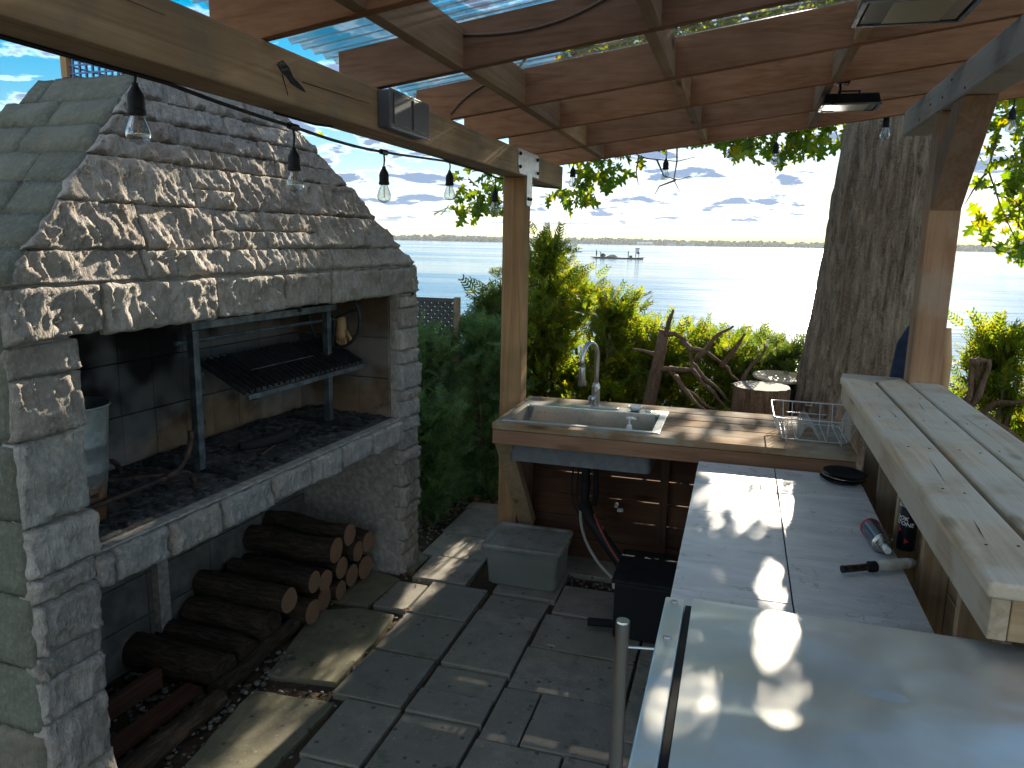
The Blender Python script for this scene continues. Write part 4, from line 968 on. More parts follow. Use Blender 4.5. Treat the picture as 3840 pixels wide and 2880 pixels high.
def log(name, centre, L, r, rotz, label, group, seed, tilt=0.0, light=True):
    V, F, e0, e1 = log_mesh(L, r, seed)
    t = thing(name, centre, label, 'log', group); t.rotation_euler = (0, tilt, rotz)
    b = fast('bark', V, F, 'log_bark_x', None, True, (0, 0, 0)); b.parent = t; b.location = (0, 0, 0)
    for e, sg in ((e0, -1), (e1, 1)):
        c = np.mean(e, 0); VV = [tuple(c)] + [tuple(p) for p in e]; n = len(e)
        FF = [(0, 1 + (k + 1) % n, 1 + k) if sg < 0 else (0, 1 + k, 1 + (k + 1) % n) for k in range(n)]
        o = fast('cut_end', VV, FF, 'end_grain' if light else 'log_bark_x', None, False, tuple(c)); o.parent = t; o.location = c
    return t
def firewood():
    yaw = math.atan2(FN.y, FN.x)
    W = [(3.164, -1.535, .062), (3.30, -1.498, .055), (3.475, -1.60, .056), (2.965, -1.615, .055), (3.095, -1.655, .052), (3.235, -1.655, .06), (3.36, -1.615, .05), (2.775, -1.615, .052), (2.93, -1.745, .07), (3.09, -1.762, .055), (3.21, -1.768, .05), (3.34, -1.737, .058), (3.48, -1.745, .06), (2.70, -1.725, .08), (2.55, -1.76, .055), (2.385, -1.755, .065), (2.83, -1.50, .0)]
    lab = {0: 'fat firewood log with a pale sawn end atop the stack', 13: 'thickest firewood log, its dark sawn end facing out of the wood bay', 15: 'dark firewood log lying apart at the gravel end of the wood bay', 7: 'slim firewood log resting on the thickest log of the stack'}
    for i, (u, z, r) in enumerate(W):
        if r == 0: continue
        ln = random.uniform(.38, .52); r *= random.uniform(.86, 1.12); v = -.10 - random.uniform(0, .06) - ln / 2
        if i in (13, 14, 15): v -= .03
        log('firewood_log', FP(u, v, z), ln * FS, r * FS, yaw + random.uniform(-.09, .09), lab.get(i, 'round firewood log stacked under the stone hearth, sawn end out'), 'firewood stacked under the hearth', i, light=i not in (13, 14, 15))
    # thin poles laid along the front of the bay
    for i, (a, b, r, lb) in enumerate((((-1.865, 1.75), (-1.835, 2.26), .042, 'bark-covered pole on the patio at the near pier of the fireplace'), ((-1.885, 2.30), (-1.905, 2.97), .036, 'longest bark-covered pole lying before the stacked firewood'), ((-1.915, 3.02), (-1.90, 3.45), .042, 'bark-covered pole lying before the far pier of the fireplace'))):
        r *= FS; a, b = Vector((a[0] * FS, a[1] * FS, FLOOR + r)), Vector((b[0] * FS, b[1] * FS, FLOOR + r)); d = b - a
        log('edge_pole', (a + b) / 2, d.length, r, math.atan2(d.y, d.x), lb, 'poles edging the wood bay', 40 + i, light=False)
    o = MB().bar((-2.27, 1.94, FLOOR + .03), (-2.24, 2.6, FLOOR + .03), .09, .035).build('timber_offcut', 'slat_y', bevel=.004); tag(o, 'flat dark timber offcut lying on the gravel of the wood bay', 'plank')
    o = MB().bar((-2.48, 2.03, FLOOR + .05), (-2.43, 2.6, FLOOR + .05), .04, .09).build('timber_offcut', 'slat_y', bevel=.004); tag(o, 'dark timber length standing on edge at the back of the wood bay', 'plank')
firewood()

# ------------------------------------------------------------------ sink counter
ZC = -1.0
def sink_counter():
    r = thing('sink_counter', (-.33, 4.3, FLOOR), 'plank sink counter of weathered boards on a slatted timber base', 'counter')
    x0, x1, sx0, sx1 = -1.272, .602, -1.238, -.362; th = .036
    ys = [(3.92, 4.072), (4.079, 4.228), (4.234, 4.384), (4.390, 4.548), (4.562, 4.714)]
    for i, (a, b) in enumerate(ys):
        dz = random.uniform(-.0015, .0015)
        if i == 0:
            m = MB().add([(x0, 3.92, 0), (x1, 3.92, 0), (x1, b, 0), (sx1, b, 0), (sx1, 3.992, 0), (sx0, 3.992, 0), (sx0, b, 0), (x0, b, 0)], [])
            P = [(x, y) for x, y, _ in m.v]; m = MB().prism(P, ZC - th + dz, ZC + dz); m.build('board', 'deck_x', r, bevel=.003)
        elif i == 4: MB().box(x0, x1, a, b, ZC - th + dz, ZC + dz).build('board', 'deck_x', r, bevel=.003)
        else:
            MB().box(sx1, x1, a, b, ZC - th + dz, ZC + dz).build('board', 'deck_x', r, bevel=.003)
            MB().box(x0, sx0, a, b, ZC - th + dz, ZC + dz).build('board', 'deck_x', r, bevel=.003)
    MB().box(x0 + .002, x1 - .002, 3.923, 3.961, ZC - .118, ZC - th - .002).build('fascia', 'rafter_x', r, bevel=.003)
    MB().box(x0 + .003, x0 + .041, 3.963, 4.70, ZC - .118, ZC - th - .002).build('side_rail', 'rafter_y', r, bevel=.003)
    MB().box(x0 + .05, x1, 4.655, 4.693, ZC - .118, ZC - th - .002).build('back_rail', 'rafter_x', r, bevel=.003)
    for xs in (-.30, .2): MB().box(xs, xs + .038, 3.965, 4.65, ZC - .118, ZC - th - .002).build('joist', 'rafter_y', r)
    # slatted back, light showing between the boards
    k = 0; z1 = -1.124
    tops = [-1.125, -1.325, -1.4735, -1.6215, -1.7685, -1.9165]; bots = [-1.318, -1.4655, -1.6135, -1.7615, -1.9085, -2.06]
    for a, b in zip(tops, bots):
        MB().box(-1.30, .62, 4.664, 4.684, b, a + random.uniform(-.001, .001)).build('slat', 'slat_x', r, bevel=.002)
    for xs in (-1.29, -.393, .55): MB().box(xs, xs + .05, 4.60, 4.660, FLOOR - .03, ZC - .12).build('stud', 'slat_z', r, bevel=.002)
    MB().bar((-1.228, 4.00, -1.10), (-1.228, 4.56, -1.80), .06, .10, (1, 0, 0)).build('corner_brace', 'lumber_z', r, bevel=.003)
    MB().box(-1.31, -1.20, 4.565, 4.585, FLOOR - .03, -1.15).build('end_board', 'slat_z', r, bevel=.002)
    return r
sink_counter()
def sink():
    r = thing('steel_sink', (-.8, 4.27, ZC - .24), 'single bowl stainless steel sink set into the plank counter', 'sink')
    X0, X1, Y0, Y1 = -1.240, -.360, 3.986, 4.556; x0, x1, y0, y1 = -1.200, -.402, 4.020, 4.438; z = ZC + .006; zb = ZC - .232
    V = [(X0, Y0, z - .004), (X1, Y0, z - .004), (X1, Y1, z - .004), (X0, Y1, z - .004), (X0 + .006, Y0 + .006, z), (X1 - .006, Y0 + .006, z), (X1 - .006, Y1 - .006, z), (X0 + .006, Y1 - .006, z), (x0, y0, z), (x1, y0, z), (x1, y1, z), (x0, y1, z)]
    F = [(i, (i + 1) % 4, 4 + (i + 1) % 4, 4 + i) for i in range(4)] + [(4 + i, 4 + (i + 1) % 4, 8 + (i + 1) % 4, 8 + i) for i in range(4)]
    MB().add(V, F).build('rim', 'sink_steel', r)
    # bowl with rounded corners
    def ring(ins, zz, rad):
        P = []
        for cx, cy, a0 in ((x1 - ins - rad, y1 - ins - rad, 0), (x0 + ins + rad, y1 - ins - rad, 90), (x0 + ins + rad, y0 + ins + rad, 180), (x1 - ins - rad, y0 + ins + rad, 270)):
            for k in range(5): a = R(a0 + k * 22.5); P.append((cx + rad * math.cos(a), cy + rad * math.sin(a), zz))
        return P
    rings = [ring(-.001, z, .002), ring(0, z - .004, .018), ring(.006, zb + .02, .03), ring(.014, zb + .006, .035), ring(.03, zb, .04)]
    V = sum(rings, []); n = 20; F = []
    for i in range(4):
        for k in range(n): k2 = (k + 1) % n; F.append((i * n + k, i * n + k2, (i + 1) * n + k2, (i + 1) * n + k))
    F.append(tuple(4 * n + k for k in range(n)))
    MB().add(V, [tuple(reversed(f)) if 0 else f for f in F]).build('bowl', 'sink_steel', r, smooth=False)
    m = MB(); o = .006
    rg = [[(p[0] + (o if p[0] > -.8 else -o), p[1] + (o if p[1] > 4.23 else -o), q) for p in rings[2]] for q in (z - .012, zb - .004)]
    m.add(rg[0] + rg[1], [(k, (k + 1) % n, n + (k + 1) % n, n + k) for k in range(n)] + [tuple(n + k for k in reversed(range(n)))]).build('undercoat', 'grey_plastic', r)
    MB().lathe([(.045, 0), (.045, .003), (.03, .003), (.028, -.004)], (-.80, 4.28, zb + .001), 24).build('drain', 'chrome', r)
    MB().lathe([(.021, 0), (.021, .003), (.015, .005)], (-.475, 4.50, z), 20).build('hole_cover', 'chrome', r, smooth=False)
sink()
def faucet():
    x, y, z = -.80, 4.50, ZC + .006
    r = thing('faucet', (x, y, z), 'brushed steel gooseneck faucet with pull-down spray head and side lever', 'faucet')
    m = MB(); n = 20; pts = []
    for s in (1, -1):
        for k in range(9): a = R(-90 + k * 22.5) if s > 0 else R(90 + k * 22.5); pts.append((x + s * .115 + .028 * math.cos(a), y + .028 * math.sin(a)))
    m.prism(pts, z, z + .006).build('deck_plate', 'chrome', r, bevel=.002)
    MB().lathe([(.030, .006), (.030, .012), (.026, .016), (.026, .13), (.020, .15)], (x, y, z), 24).build('body', 'chrome', r, smooth=False)
    d = Vector((-.30, -.95, 0)).normalized(); rad = .092
    p = [Vector((x, y, z + .13)), Vector((x, y, z + .2)), Vector((x, y, z + .30))]
    for k in range(1, 13):
        a = math.pi * k / 12 * 1.02; p.append(Vector((x, y, z + .31)) + d * rad * (1 - math.cos(a)) + UPV * rad * math.sin(a))
    p.append(p[-1] - UPV * .03)
    MB().tube(p, .0155, 14).build('neck', 'chrome', r, smooth=True)
    e = p[-1]; MB().tube([e, e - UPV * .01, e - UPV * .05 - d * .004, e - UPV * .105 - d * .010, e - UPV * .112 - d * .011], [.0165, .0185, .020, .025, .023], 16).build('spray_head', 'chrome', r, smooth=True)
    MB().tube([(x - .005, y - .01, z + .055), (x - .02, y - .045, z + .06), (x - .022, y - .05, z + .061)], [.019, .021, .014], 16).build('lever_hub', 'chrome', r, smooth=True)
    MB().tube([(x - .012, y - .035, z + .065), (x + .01, y - .05, z + .105), (x + .025, y - .055, z + .13)], [.007, .006, .005], 10).build('lever', 'chrome', r, smooth=True)
faucet()
def sink_things():
    o = MB().lathe([(.012, 0), (.024, .002), (.036, .014), (.041, .030), (.039, .031), (.033, .016), (.02, .006), (.001, .005)], (-.555, 4.49, ZC + .0065), 24, caps=False).build('soap_dish', 'white_plastic', smooth=True); tag(o, 'small white soap bowl on the sink rim beside the faucet', 'bowl')
    x, y = -.545, 4.175; zb = ZC - .231
    r = thing('soap_pump', (x, y, zb), 'clear soap bottle with white pump standing in the sink', 'soap bottle')
    MB().lathe([(.036, 0), (.038, .005), (.038, .13), (.036, .15), (.028, .168), (.016, .178), (.014, .188)], (x, y, zb), 24).build('bottle', 'clear_bottle', r, smooth=True)
    MB().lathe([(.018, .186), (.018, .205), (.016, .212), (.013, .222), (.0055, .224), (.0055, .25), (.008, .252), (.009, .262)], (x, y, zb), 20).build('pump_collar', 'white_plastic', r, smooth=False)
    MB().tube([(x - .02, y, zb + .262), (x + .01, y, zb + .264), (x + .038, y - .002, zb + .258)], [.007, .0085, .005], 10).build('pump_head', 'white_plastic', r, smooth=True)
    # dish rack
    r = thing('dish_rack', (.42, 4.25, ZC), 'white coated wire dish rack with plate hump on the plank counter', 'dish rack')
    z0, z1 = ZC + .016, ZC + .128; w_ = .0032
    bx0, bx1, by0, by1 = .262, .575, 4.075, 4.47; tx0, tx1, ty0, ty1 = .212, .618, 4.045, 4.525
    def rr(x0, x1, y0, y1, z, rad=.035):
        P = []
        for cx, cy, a0 in ((x1 - rad, y1 - rad, 0), (x0 + rad, y1 - rad, 90), (x0 + rad, y0 + rad, 180), (x1 - rad, y0 + rad, 270)):
            for k in range(6): a = R(a0 + k * 18); P.append((cx + rad * math.cos(a), cy + rad * math.sin(a), z))
        return P + P[:1]
    MB().tube(rr(tx0, tx1, ty0, ty1, z1), .0042, 7, False).build('rim', 'wire_white', r, smooth=True)
    MB().tube(rr(bx0, bx1, by0, by1, z0), w_, 6, False).build('base_loop', 'wire_white', r, smooth=True)
    for k in range(14):      # wires across the short way: down one end, over the hump, up the other
        y = by0 + .012 + (by1 - by0 - .024) * k / 13; yt = ty0 + .025 + (ty1 - ty0 - .05) * k / 13
        hump = [(.335, z0), (.350, z0 + .02), (.366, z0 + .062), (.385, z0 + .074), (.404, z0 + .062), (.43, z0 + .02), (.45, z0)]
        pts = [(tx0 + .002, yt, z1 - .03), (bx0 - .005, y, z0 + .01), (bx0 + .012, y, z0)] + [(a, y, b) for a, b in hump] + [(bx1 - .012, y, z0), (bx1 + .006, y, z0 + .012), (tx1 - .002, yt, z1)]
        if k % 2: pts = [(tx0 + .012, yt, z1 - .055)] + pts[1:]
        MB().tube(pts, .0014, 5).build('wire', 'wire_white', r, smooth=True)
    for x in (bx0 + .02, .33, .475, .54): MB().tube([(x * 1.02 - .01, ty0 + .002, z1), (x, by0 - .004, z0 - .002), (x, by1 + .004, z0 - .002), (x * 1.02 - .01, ty1 - .002, z1)], .0026, 6).build('runner', 'wire_white', r, smooth=True)
    for x, y in ((bx0 + .02, by0), (bx1 - .03, by0), (bx0 + .02, by1), (bx1 - .03, by1)): MB().tube([(x, y - .004, z0 + .01), (x, y - .010, ZC + .002)], .0034, 6).build('foot', 'wire_white', r)
    MB().tube([(bx0 + .04, ty1 - .012, z0 + .05), (bx1 - .06, ty1 - .012, z0 + .05)], .0026, 6).build('back_rail', 'wire_white', r)
    MB().tube([(.40, ty1, z1), (.40, ty1 - .004, z1 - .016), (.43, ty1 - .004, z1 - .016), (.43, ty1, z1)], .0026, 6).build('name_loop', 'wire_white', r)
sink_things()

# ------------------------------------------------------------------ under the sink
def under_sink():
    x, y = -.80, 4.28; zb = ZC - .236
    r = thing('drain_pipe', (x, y, -1.8), 'black drain pipe and sloping waste duct under the sink', 'pipe')
    MB().lathe([(.05, 0), (.05, -.05), (.026, -.06), (.026, -.33)], (x, y, zb), 20).build('trap', 'black_plastic', r, smooth=False)
    MB().lathe([(.03, 0), (.03, -.03)], (x, y, zb - .16), 20).build('coupling', 'matte_black', r)
    MB().tube([(x, y, zb - .30), (x + .04, y - .04, zb - .38), (-.58, 4.14, -1.78), (-.42, 4.02, -1.92)], .036, 14).build('duct', 'black_plastic', r, smooth=True)
    MB().tube([(x + .06, y, zb - .05), (x + .065, y, zb - .2), (x + .06, y - .01, zb - .3)], .014, 10).build('riser', 'matte_black', r, smooth=True)
    o = MB().tube(bez((x - .07, y + .02, zb), (x - .10, y + .03, zb - .22), (x - .09, y, zb - .30), (x - .03, y - .02, zb - .36), 12), .006, 7).build('supply_hose', 'black_plastic', smooth=True); tag(o, 'thin black supply hose, outer one of a pair beside the drain', 'hose', 'supply hoses')
    o = MB().tube(bez((x - .04, y + .02, zb), (x - .06, y + .03, zb - .2), (x - .06, y, zb - .28), (x - .02, y - .02, zb - .35), 12), .006, 7).build('supply_hose', 'black_plastic', smooth=True); tag(o, 'thin black supply hose, inner one of a pair beside the drain', 'hose', 'supply hoses')
    o = MB().tube(bez((x - .02, y - .02, zb - .34), (x - .03, 4.3, -1.75), (-.74, 4.3, -1.90), (-.60, 4.24, -1.97), 22), .009, 9).build('water_hose', 'hose_grey', smooth=True); tag(o, 'grey flexible water hose curving down to the black box', 'hose')
    o = MB().tube(bez((-.73, 4.22, -1.57), (-.66, 4.16, -1.72), (-.50, 4.05, -1.86), (-.36, 3.98, -1.9), 10), .008, 7).build('red_cable', 'red_tube', smooth=True); tag(o, 'dull red cable running along the waste duct', 'cable')
    r = thing('black_box', (-.32, 3.9, FLOOR), 'black plastic pump box on the patio under the tiled counter', 'box')
    MB().box(-.52, -.13, 3.70, 4.10, FLOOR + .004, FLOOR + .31).build('case', 'black_plastic', r, bevel=.012)
    MB().box(-.535, -.115, 3.685, 4.115, FLOOR + .312, FLOOR + .335).build('lid', 'matte_black', r, bevel=.006)
    MB().tube([(-.52, 3.76, FLOOR + .05), (-.66, 3.74, FLOOR + .05)], .022, 10).build('spout', 'matte_black', r)
    MB().lathe([(.018, 0), (.018, .05), (.012, .06)], (-.59, 4.23, FLOOR + .03), 12).build('fitting', 'ivory', r)
    r = thing('hose_clip', (-.70, 4.58, -1.68), 'small white plastic valve clipped to the slatted wall', 'valve')
    MB().lathe([(.013, 0), (.013, .03), (.008, .04)], (-.66, 4.635, -1.645), 10, (0, -1, 0)).build('knob', 'white_plastic', r); MB().box(-.655, -.62, 4.63, 4.655, -1.69, -1.672).build('clip', 'white_plastic', r)
    # storage tub
    r = thing('storage_tub', (-1.13, 4.25, FLOOR), 'cloudy plastic storage tub with a dirty lid on the pavers', 'tub')
    zb, zt = FLOOR + .008, FLOOR + .265
    def rr(cx, cy, hx, hy, z, rad):
        P = []
        for sx, sy, a0 in ((1, 1, 0), (-1, 1, 90), (-1, -1, 180), (1, -1, 270)):
            for k in range(6): a = R(a0 + k * 18); P.append((cx + sx * (hx - rad) + rad * math.cos(a), cy + sy * (hy - rad) + rad * math.sin(a), z))
        return P
    cx, cy = -1.132, 4.25
    prof = [(.198, .150, zb, .03), (.209, .159, zb + .012, .03), (.222, .178, zt - .02, .03), (.222, .178, zt, .03)]
    V = sum([rr(cx, cy, *p) for p in prof], []); n = 24
    F = [(i * n + k, i * n + (k + 1) % n, (i + 1) * n + (k + 1) % n, (i + 1) * n + k) for i in range(3) for k in range(n)] + [tuple(reversed(range(n)))]
    MB().add(V, F).build('bin', 'tub_plastic', r, smooth=False)
    prof = [(.229, .185, zt - .022, .03), (.239, .195, zt - .02, .035), (.243, .199, zt - .004, .038), (.239, .195, zt + .006, .035), (.214, .171, zt + .007, .028), (.206, .163, zt - .002, .025)]
    V = sum([rr(cx, cy, *p) for p in prof], []); m_ = len(prof)
    F = [(i * n + k, i * n + (k + 1) % n, (i + 1) * n + (k + 1) % n, (i + 1) * n + k) for i in range(m_ - 1) for k in range(n)] + [tuple((m_ - 1) * n + k for k in range(n))]
    MB().add(V, F).build('lid', 'tub_lid', r, smooth=False)
    for s in (-1, 1): MB().box(cx + s * .246 - .006, cx + s * .246 + .006, cy - .05, cy + .05, zt - .02, zt + .004).build('latch', 'tub_plastic', r, bevel=.003)
    m = MB(); m.box(cx - .14, cx - .02, cy - .08, cy + .03, zb + .006, zb + .08); m.box(cx + .01, cx + .13, cy - .09, cy + .08, zb + .006, zb + .05); m.box(cx - .1, cx + .04, cy + .045, cy + .11, zb + .006, zb + .12)
    m.build('contents', 'flank_stone', r)
under_sink()

# ------------------------------------------------------------------ tiled counter
ZTL = -1.09
def tile_counter():
    r = thing('tile_counter', (.23, 3.0, FLOOR), 'low counter topped with large grey stone-look tiles', 'counter')
    xs = [(-.143, .2215), (.2265, .605)]; ys = [3.87, 3.502, 3.114, 2.734, 2.349, 2.135]
    th = .009
    for a, b in xs:
        for y1, y0 in zip(ys[:-1], ys[1:]):
            V = [(a, y0 + .002, ZTL - th), (b, y0 + .002, ZTL - th), (b, y1 - .002, ZTL - th), (a, y1 - .002, ZTL - th)]
            V += [(x, y, ZTL + random.uniform(-.0006, .0006)) for x, y, _ in V]
            MB().hexa(V).build('tile', 'tile', r, bevel=.0015)
    MB().box(-.138, .60, 2.14, 3.868, ZTL - .034, ZTL - th - .001).build('board', 'slat_y', r)
    for x, y in ((-.12, 3.8), (.52, 3.8), (-.12, 2.2), (.52, 2.2), (-.12, 3.0)): MB().box(x, x + .06, y - .03, y + .03, FLOOR, ZTL - .10).build('leg', 'slat_z', r)
    MB().box(-.13, -.095, 2.15, 3.86, ZTL - .10, ZTL - .036).build('apron', 'slat_y', r); MB().box(.55, .585, 2.15, 3.86, ZTL - .10, ZTL - .036).build('apron', 'slat_y', r)
    MB().box(-.09, .55, 2.2, 3.8, FLOOR + .12, FLOOR + .14).build('shelf', 'slat_y', r)
tile_counter()
def on_tiles():
    x, y = .525, 3.765
    r = thing('plate_stack', (x, y, ZTL), 'small stack of dark round pie plates on the grey tiles', 'plates')
    for i, (rad, dz, dx) in enumerate(((.100, 0, 0), (.098, .012, .004), (.096, .026, .008))):
        MB().lathe([(.07 * rad / .1, .0), (.075 * rad / .1, .001), (rad, .016), (rad + .003, .017), (rad, .019), (.072 * rad / .1, .004), (.001, .004)], (x + dx, y, ZTL + .001 + dz), 40, (.03 * i, 0, 1), caps=False).build('plate', ('black_iron', 'can_tin', 'matte_black')[i], r, smooth=True)
    # upright can, lettered
    x, y, rad = .648, 2.955, .033
    r = thing('butane_can', (x, y, ZTL), 'black lettered butane can standing by the bar studs', 'can')
    MB().lathe([(rad - .002, 0), (rad, .003), (rad, .165), (rad + .001, .167)], (x, y, ZTL + .001), 32).build('body', 'can_dark', r, smooth=False)
    MB().lathe([(rad + .0025, .165), (rad + .003, .169), (rad + .001, .172), (rad - .004, .172), (.024, .184), (.0205, .186), (.0205, .197), (.022, .199), (.021, .202), (.018, .202), (.017, .197), (.001, .196)], (x, y, ZTL + .001), 32, caps=False).build('dome', 'can_tin', r, smooth=True)
    MB().lathe([(.004, 0), (.003, .008)], (x, y, ZTL + .197), 10).build('valve', 'can_tin', r)
    def wrap_text(txt, zc, size, ang0, mat, shear=.18, tilt=-.0):
        cu = bpy.data.curves.new('lettering', 'FONT'); cu.body = txt; cu.size = size; cu.align_x = 'CENTER'; cu.shear = shear; cu.resolution_u = 2; cu.offset = size * .018; cu.extrude = 0
        tmp = bpy.data.objects.new('tmp', cu); COL.objects.link(tmp); dg = bpy.context.evaluated_depsgraph_get(); dg.update()
        me = bpy.data.meshes.new_from_object(tmp.evaluated_get(dg)); bpy.data.objects.remove(tmp)
        bm = bmesh.new(); bm.from_mesh(me)
        for _ in range(2): bmesh.ops.subdivide_edges(bm, edges=[e for e in bm.edges if e.calc_length() > .004], cuts=1)
        for v in bm.verts:
            a = ang0 + v.co.x / rad; zz = zc + v.co.y + v.co.x * tilt; v.co = (x + (rad + .0007) * math.cos(a), y + (rad + .0007) * math.sin(a), ZTL + zz)
        m = MB(); m.v = [tuple(v.co) for v in bm.verts]; m.f = [tuple(v.index for v in f.verts) for f in bm.faces]; bm.free(); bpy.data.meshes.remove(me)
        return m.build('lettering', mat, r)
    A = R(-121)
    wrap_text('OOK', .118, .021, A - .42, 'print_white', tilt=-.12); wrap_text('STONE', .098, .0215, A - .12, 'print_white', tilt=-.12)
    for (a0, a1, z0, z1) in ((-.25, .35, .118, .135), (-.7, -.3, .07, .095), (.1, .6, .03, .05)):
        m = MB(); k = 8; P = []
        for i in range(k + 1):
            a = A + a0 + (a1 - a0) * i / k; P += [(x + (rad + .0004) * math.cos(a), y + (rad + .0004) * math.sin(a), ZTL + z0 + .008 * (i / k)), (x + (rad + .0004) * math.cos(a), y + (rad + .0004) * math.sin(a), ZTL + z1 * (1 - i / k) + (z0 + .009) * (i / k))]
        m.add(P, [(2 * i, 2 * i + 2, 2 * i + 3, 2 * i + 1) for i in range(k)]).build('flash', 'print_red', r)
    # torch lying down
    a = Vector((.540, 3.045, ZTL + .036)); b = Vector((.563, 2.815, ZTL + .036)); d = (b - a).normalized()
    r = thing('kitchen_torch', a, 'printed gas can with white torch head lying on the tiles', 'torch')
    rad = .0345; L_ = .185; m = MB(); n = 32; V = []
    ox = d.cross(UPV).normalized(); oy = ox.cross(d)
    tq = d.to_track_quat('Z', 'Y')
    def along(prof, name, mat, start=0., nn=28, caps=True):
        mb = MB().lathe(prof, (0, 0, 0), nn, (0, 0, 1), caps); me = bpy.data.meshes.new(name); me.from_pydata(mb.v, [], mb.f); me.validate()
        uvl = me.uv_layers.new(name='UVMap')
        for lp in me.loops:
            co = me.vertices[lp.vertex_index].co; uvl.data[lp.index].uv = (math.atan2(co.y, co.x) / 6.283 + .5, co.z)
        o = bpy.data.objects.new(name, me); COL.objects.link(o); o.data.materials.append(M(mat)); o.parent = r; o.rotation_euler = tq.to_euler(); o.location = d * start; return o
    along([(rad - .003, .0), (rad, .002), (rad, .165)], 'can_body', 'can_print').rotation_euler = (d * -1).to_track_quat('Z', 'Y').to_euler()
    r.children[-1].location = d * .165
    along([(rad, -.002), (rad + .0025, 0), (rad + .0025, .004), (rad, .005)], 'seam', 'cap_red', 0)
    along([(rad + .0025, 0), (rad + .003, .004), (rad - .001, .007), (.028, .010), (.024, .020), (.018, .022), (.0175, .032), (.001, .032)], 'dome', 'can_tin', .165)
    along([(.011, 0), (.0125, .02), (.012, .04)], 'stem', 'white_plastic', .193)
    e = a + d * .237 + UPV * .0
    h0 = Vector((.640, 2.755, ZTL + .028)); h1 = Vector((.395, 2.622, ZTL + .024)); hd = (h1 - h0).normalized()
    MB().tube([h0, h0 + hd * .012, h0 + hd * .05, h0 + hd * .10, h0 + hd * .155], [.006, .015, .019, .019, .0165], 14).build('handle', 'ivory', r, smooth=True)
    MB().tube([h0 - hd * .006, h0 + hd * .02, h0 + hd * .036], [.008, .0165, .0195], 14).build('grip_cap', 'hose_grey', r, smooth=True)
    MB().tube([h0 + hd * .155, h0 + hd * .178], .019, 14).build('collar', 'matte_black', r)
    MB().tube([h0 + hd * .178, h1], .0125, 14).build('barrel', 'dark_metal', r, smooth=False); MB().tube([h1 - hd * .004, h1 + hd * .002], .0135, 14).build('muzzle', 'black_iron', r)
on_tiles()

# ------------------------------------------------------------------ bar wall with ledge
ZLG = -.66
def bar_wall():
    r = thing('bar_wall', (.75, 2.9, FLOOR), 'stud wall topped by a weathered grey three-board bar ledge', 'bar wall')
    th = .036; yn = 1.655
    def plank(poly, dz=0): MB().prism(poly, ZLG - th + dz, ZLG + dz).build('ledge_board', 'ledge_y', r, bevel=.009, seg=3)
    plank([(.523, yn), (.672, yn), (.672, 4.105), (.523, 4.185)]); plank([(.690, yn), (.831, yn), (.831, 4.285), (.690, 4.12)], -.001); plank([(.838, yn), (.985, yn), (.985, 4.09), (.972, 4.154), (.838, 4.154)], .001)
    MB().prism([(.524, 4.19), (.676, 4.110), (.826, 4.29), (.55, 4.33)], ZLG - th - .002, ZLG - .002).build('corner_infill', 'ledge_x', r, bevel=.004)
    MB().box(.534, .570, yn + .01, 4.18, ZLG - .128, ZLG - th - .001).build('fascia', 'ledge_y', r, bevel=.003)
    MB().box(.572, .98, yn + .012, yn + .05, ZLG - .128, ZLG - th - .001).build('end_fascia', 'stud_x', r, bevel=.003)
    MB().box(.66, .98, 4.15, 4.156, ZLG - .128, ZLG - th - .001).build('end_fascia', 'stud_x', r)
    for y in (4.06, 3.66, 3.22, 2.76, 2.30, 1.90, 1.745):
        MB().box(.662, .750, y, y + .038, FLOOR - .02, ZLG - th - .002).build('stud', 'stud_z', r, bevel=.002)
    MB().box(.575, .655, yn + .05, 4.1, ZLG - .09, ZLG - th - .002).build('ledge_rail', 'stud_y', r)
    z = FLOOR
    while z < ZLG - .06:
        z2 = min(z + .148, ZLG - th - .003); MB().box(.7515, .770, 1.745, 4.14, z + .002, z2 - .002).build('wall_board', 'stud_y', r, bevel=.002); z += .148
    for y in (1.9, 2.30, 2.78, 3.24, 3.68, 4.0):
        for x in (.565, .635, .725, .80, .87, .945):
            if random.random() < .8: MB().lathe([(.0036, 0), (.0036, .0008)], (x + random.uniform(-.015, .015), y + random.uniform(-.03, .03), ZLG + .0012), 8).build('screw', 'black_iron', r)
    for x, y, a, ln in ((.60, 2.35, .05, .30), (.90, 3.0, -.04, .5), (.93, 2.4, .03, .4), (.76, 3.4, .06, .22), (.63, 3.2, -.05, .2), (.58, 1.9, .08, .16)):
        d = Vector((math.sin(a), math.cos(a), 0)); p = Vector((x, y, ZLG + .0012)); n_ = Vector((d.y, -d.x, 0)); w_ = .0016
        MB().add([p - n_ * w_ * .2, p + d * ln * .4 - n_ * w_, p + d * ln, p + d * ln * .5 + n_ * w_], [(0, 1, 2, 3)]).build('crack', 'charcoal', r)
bar_wall()

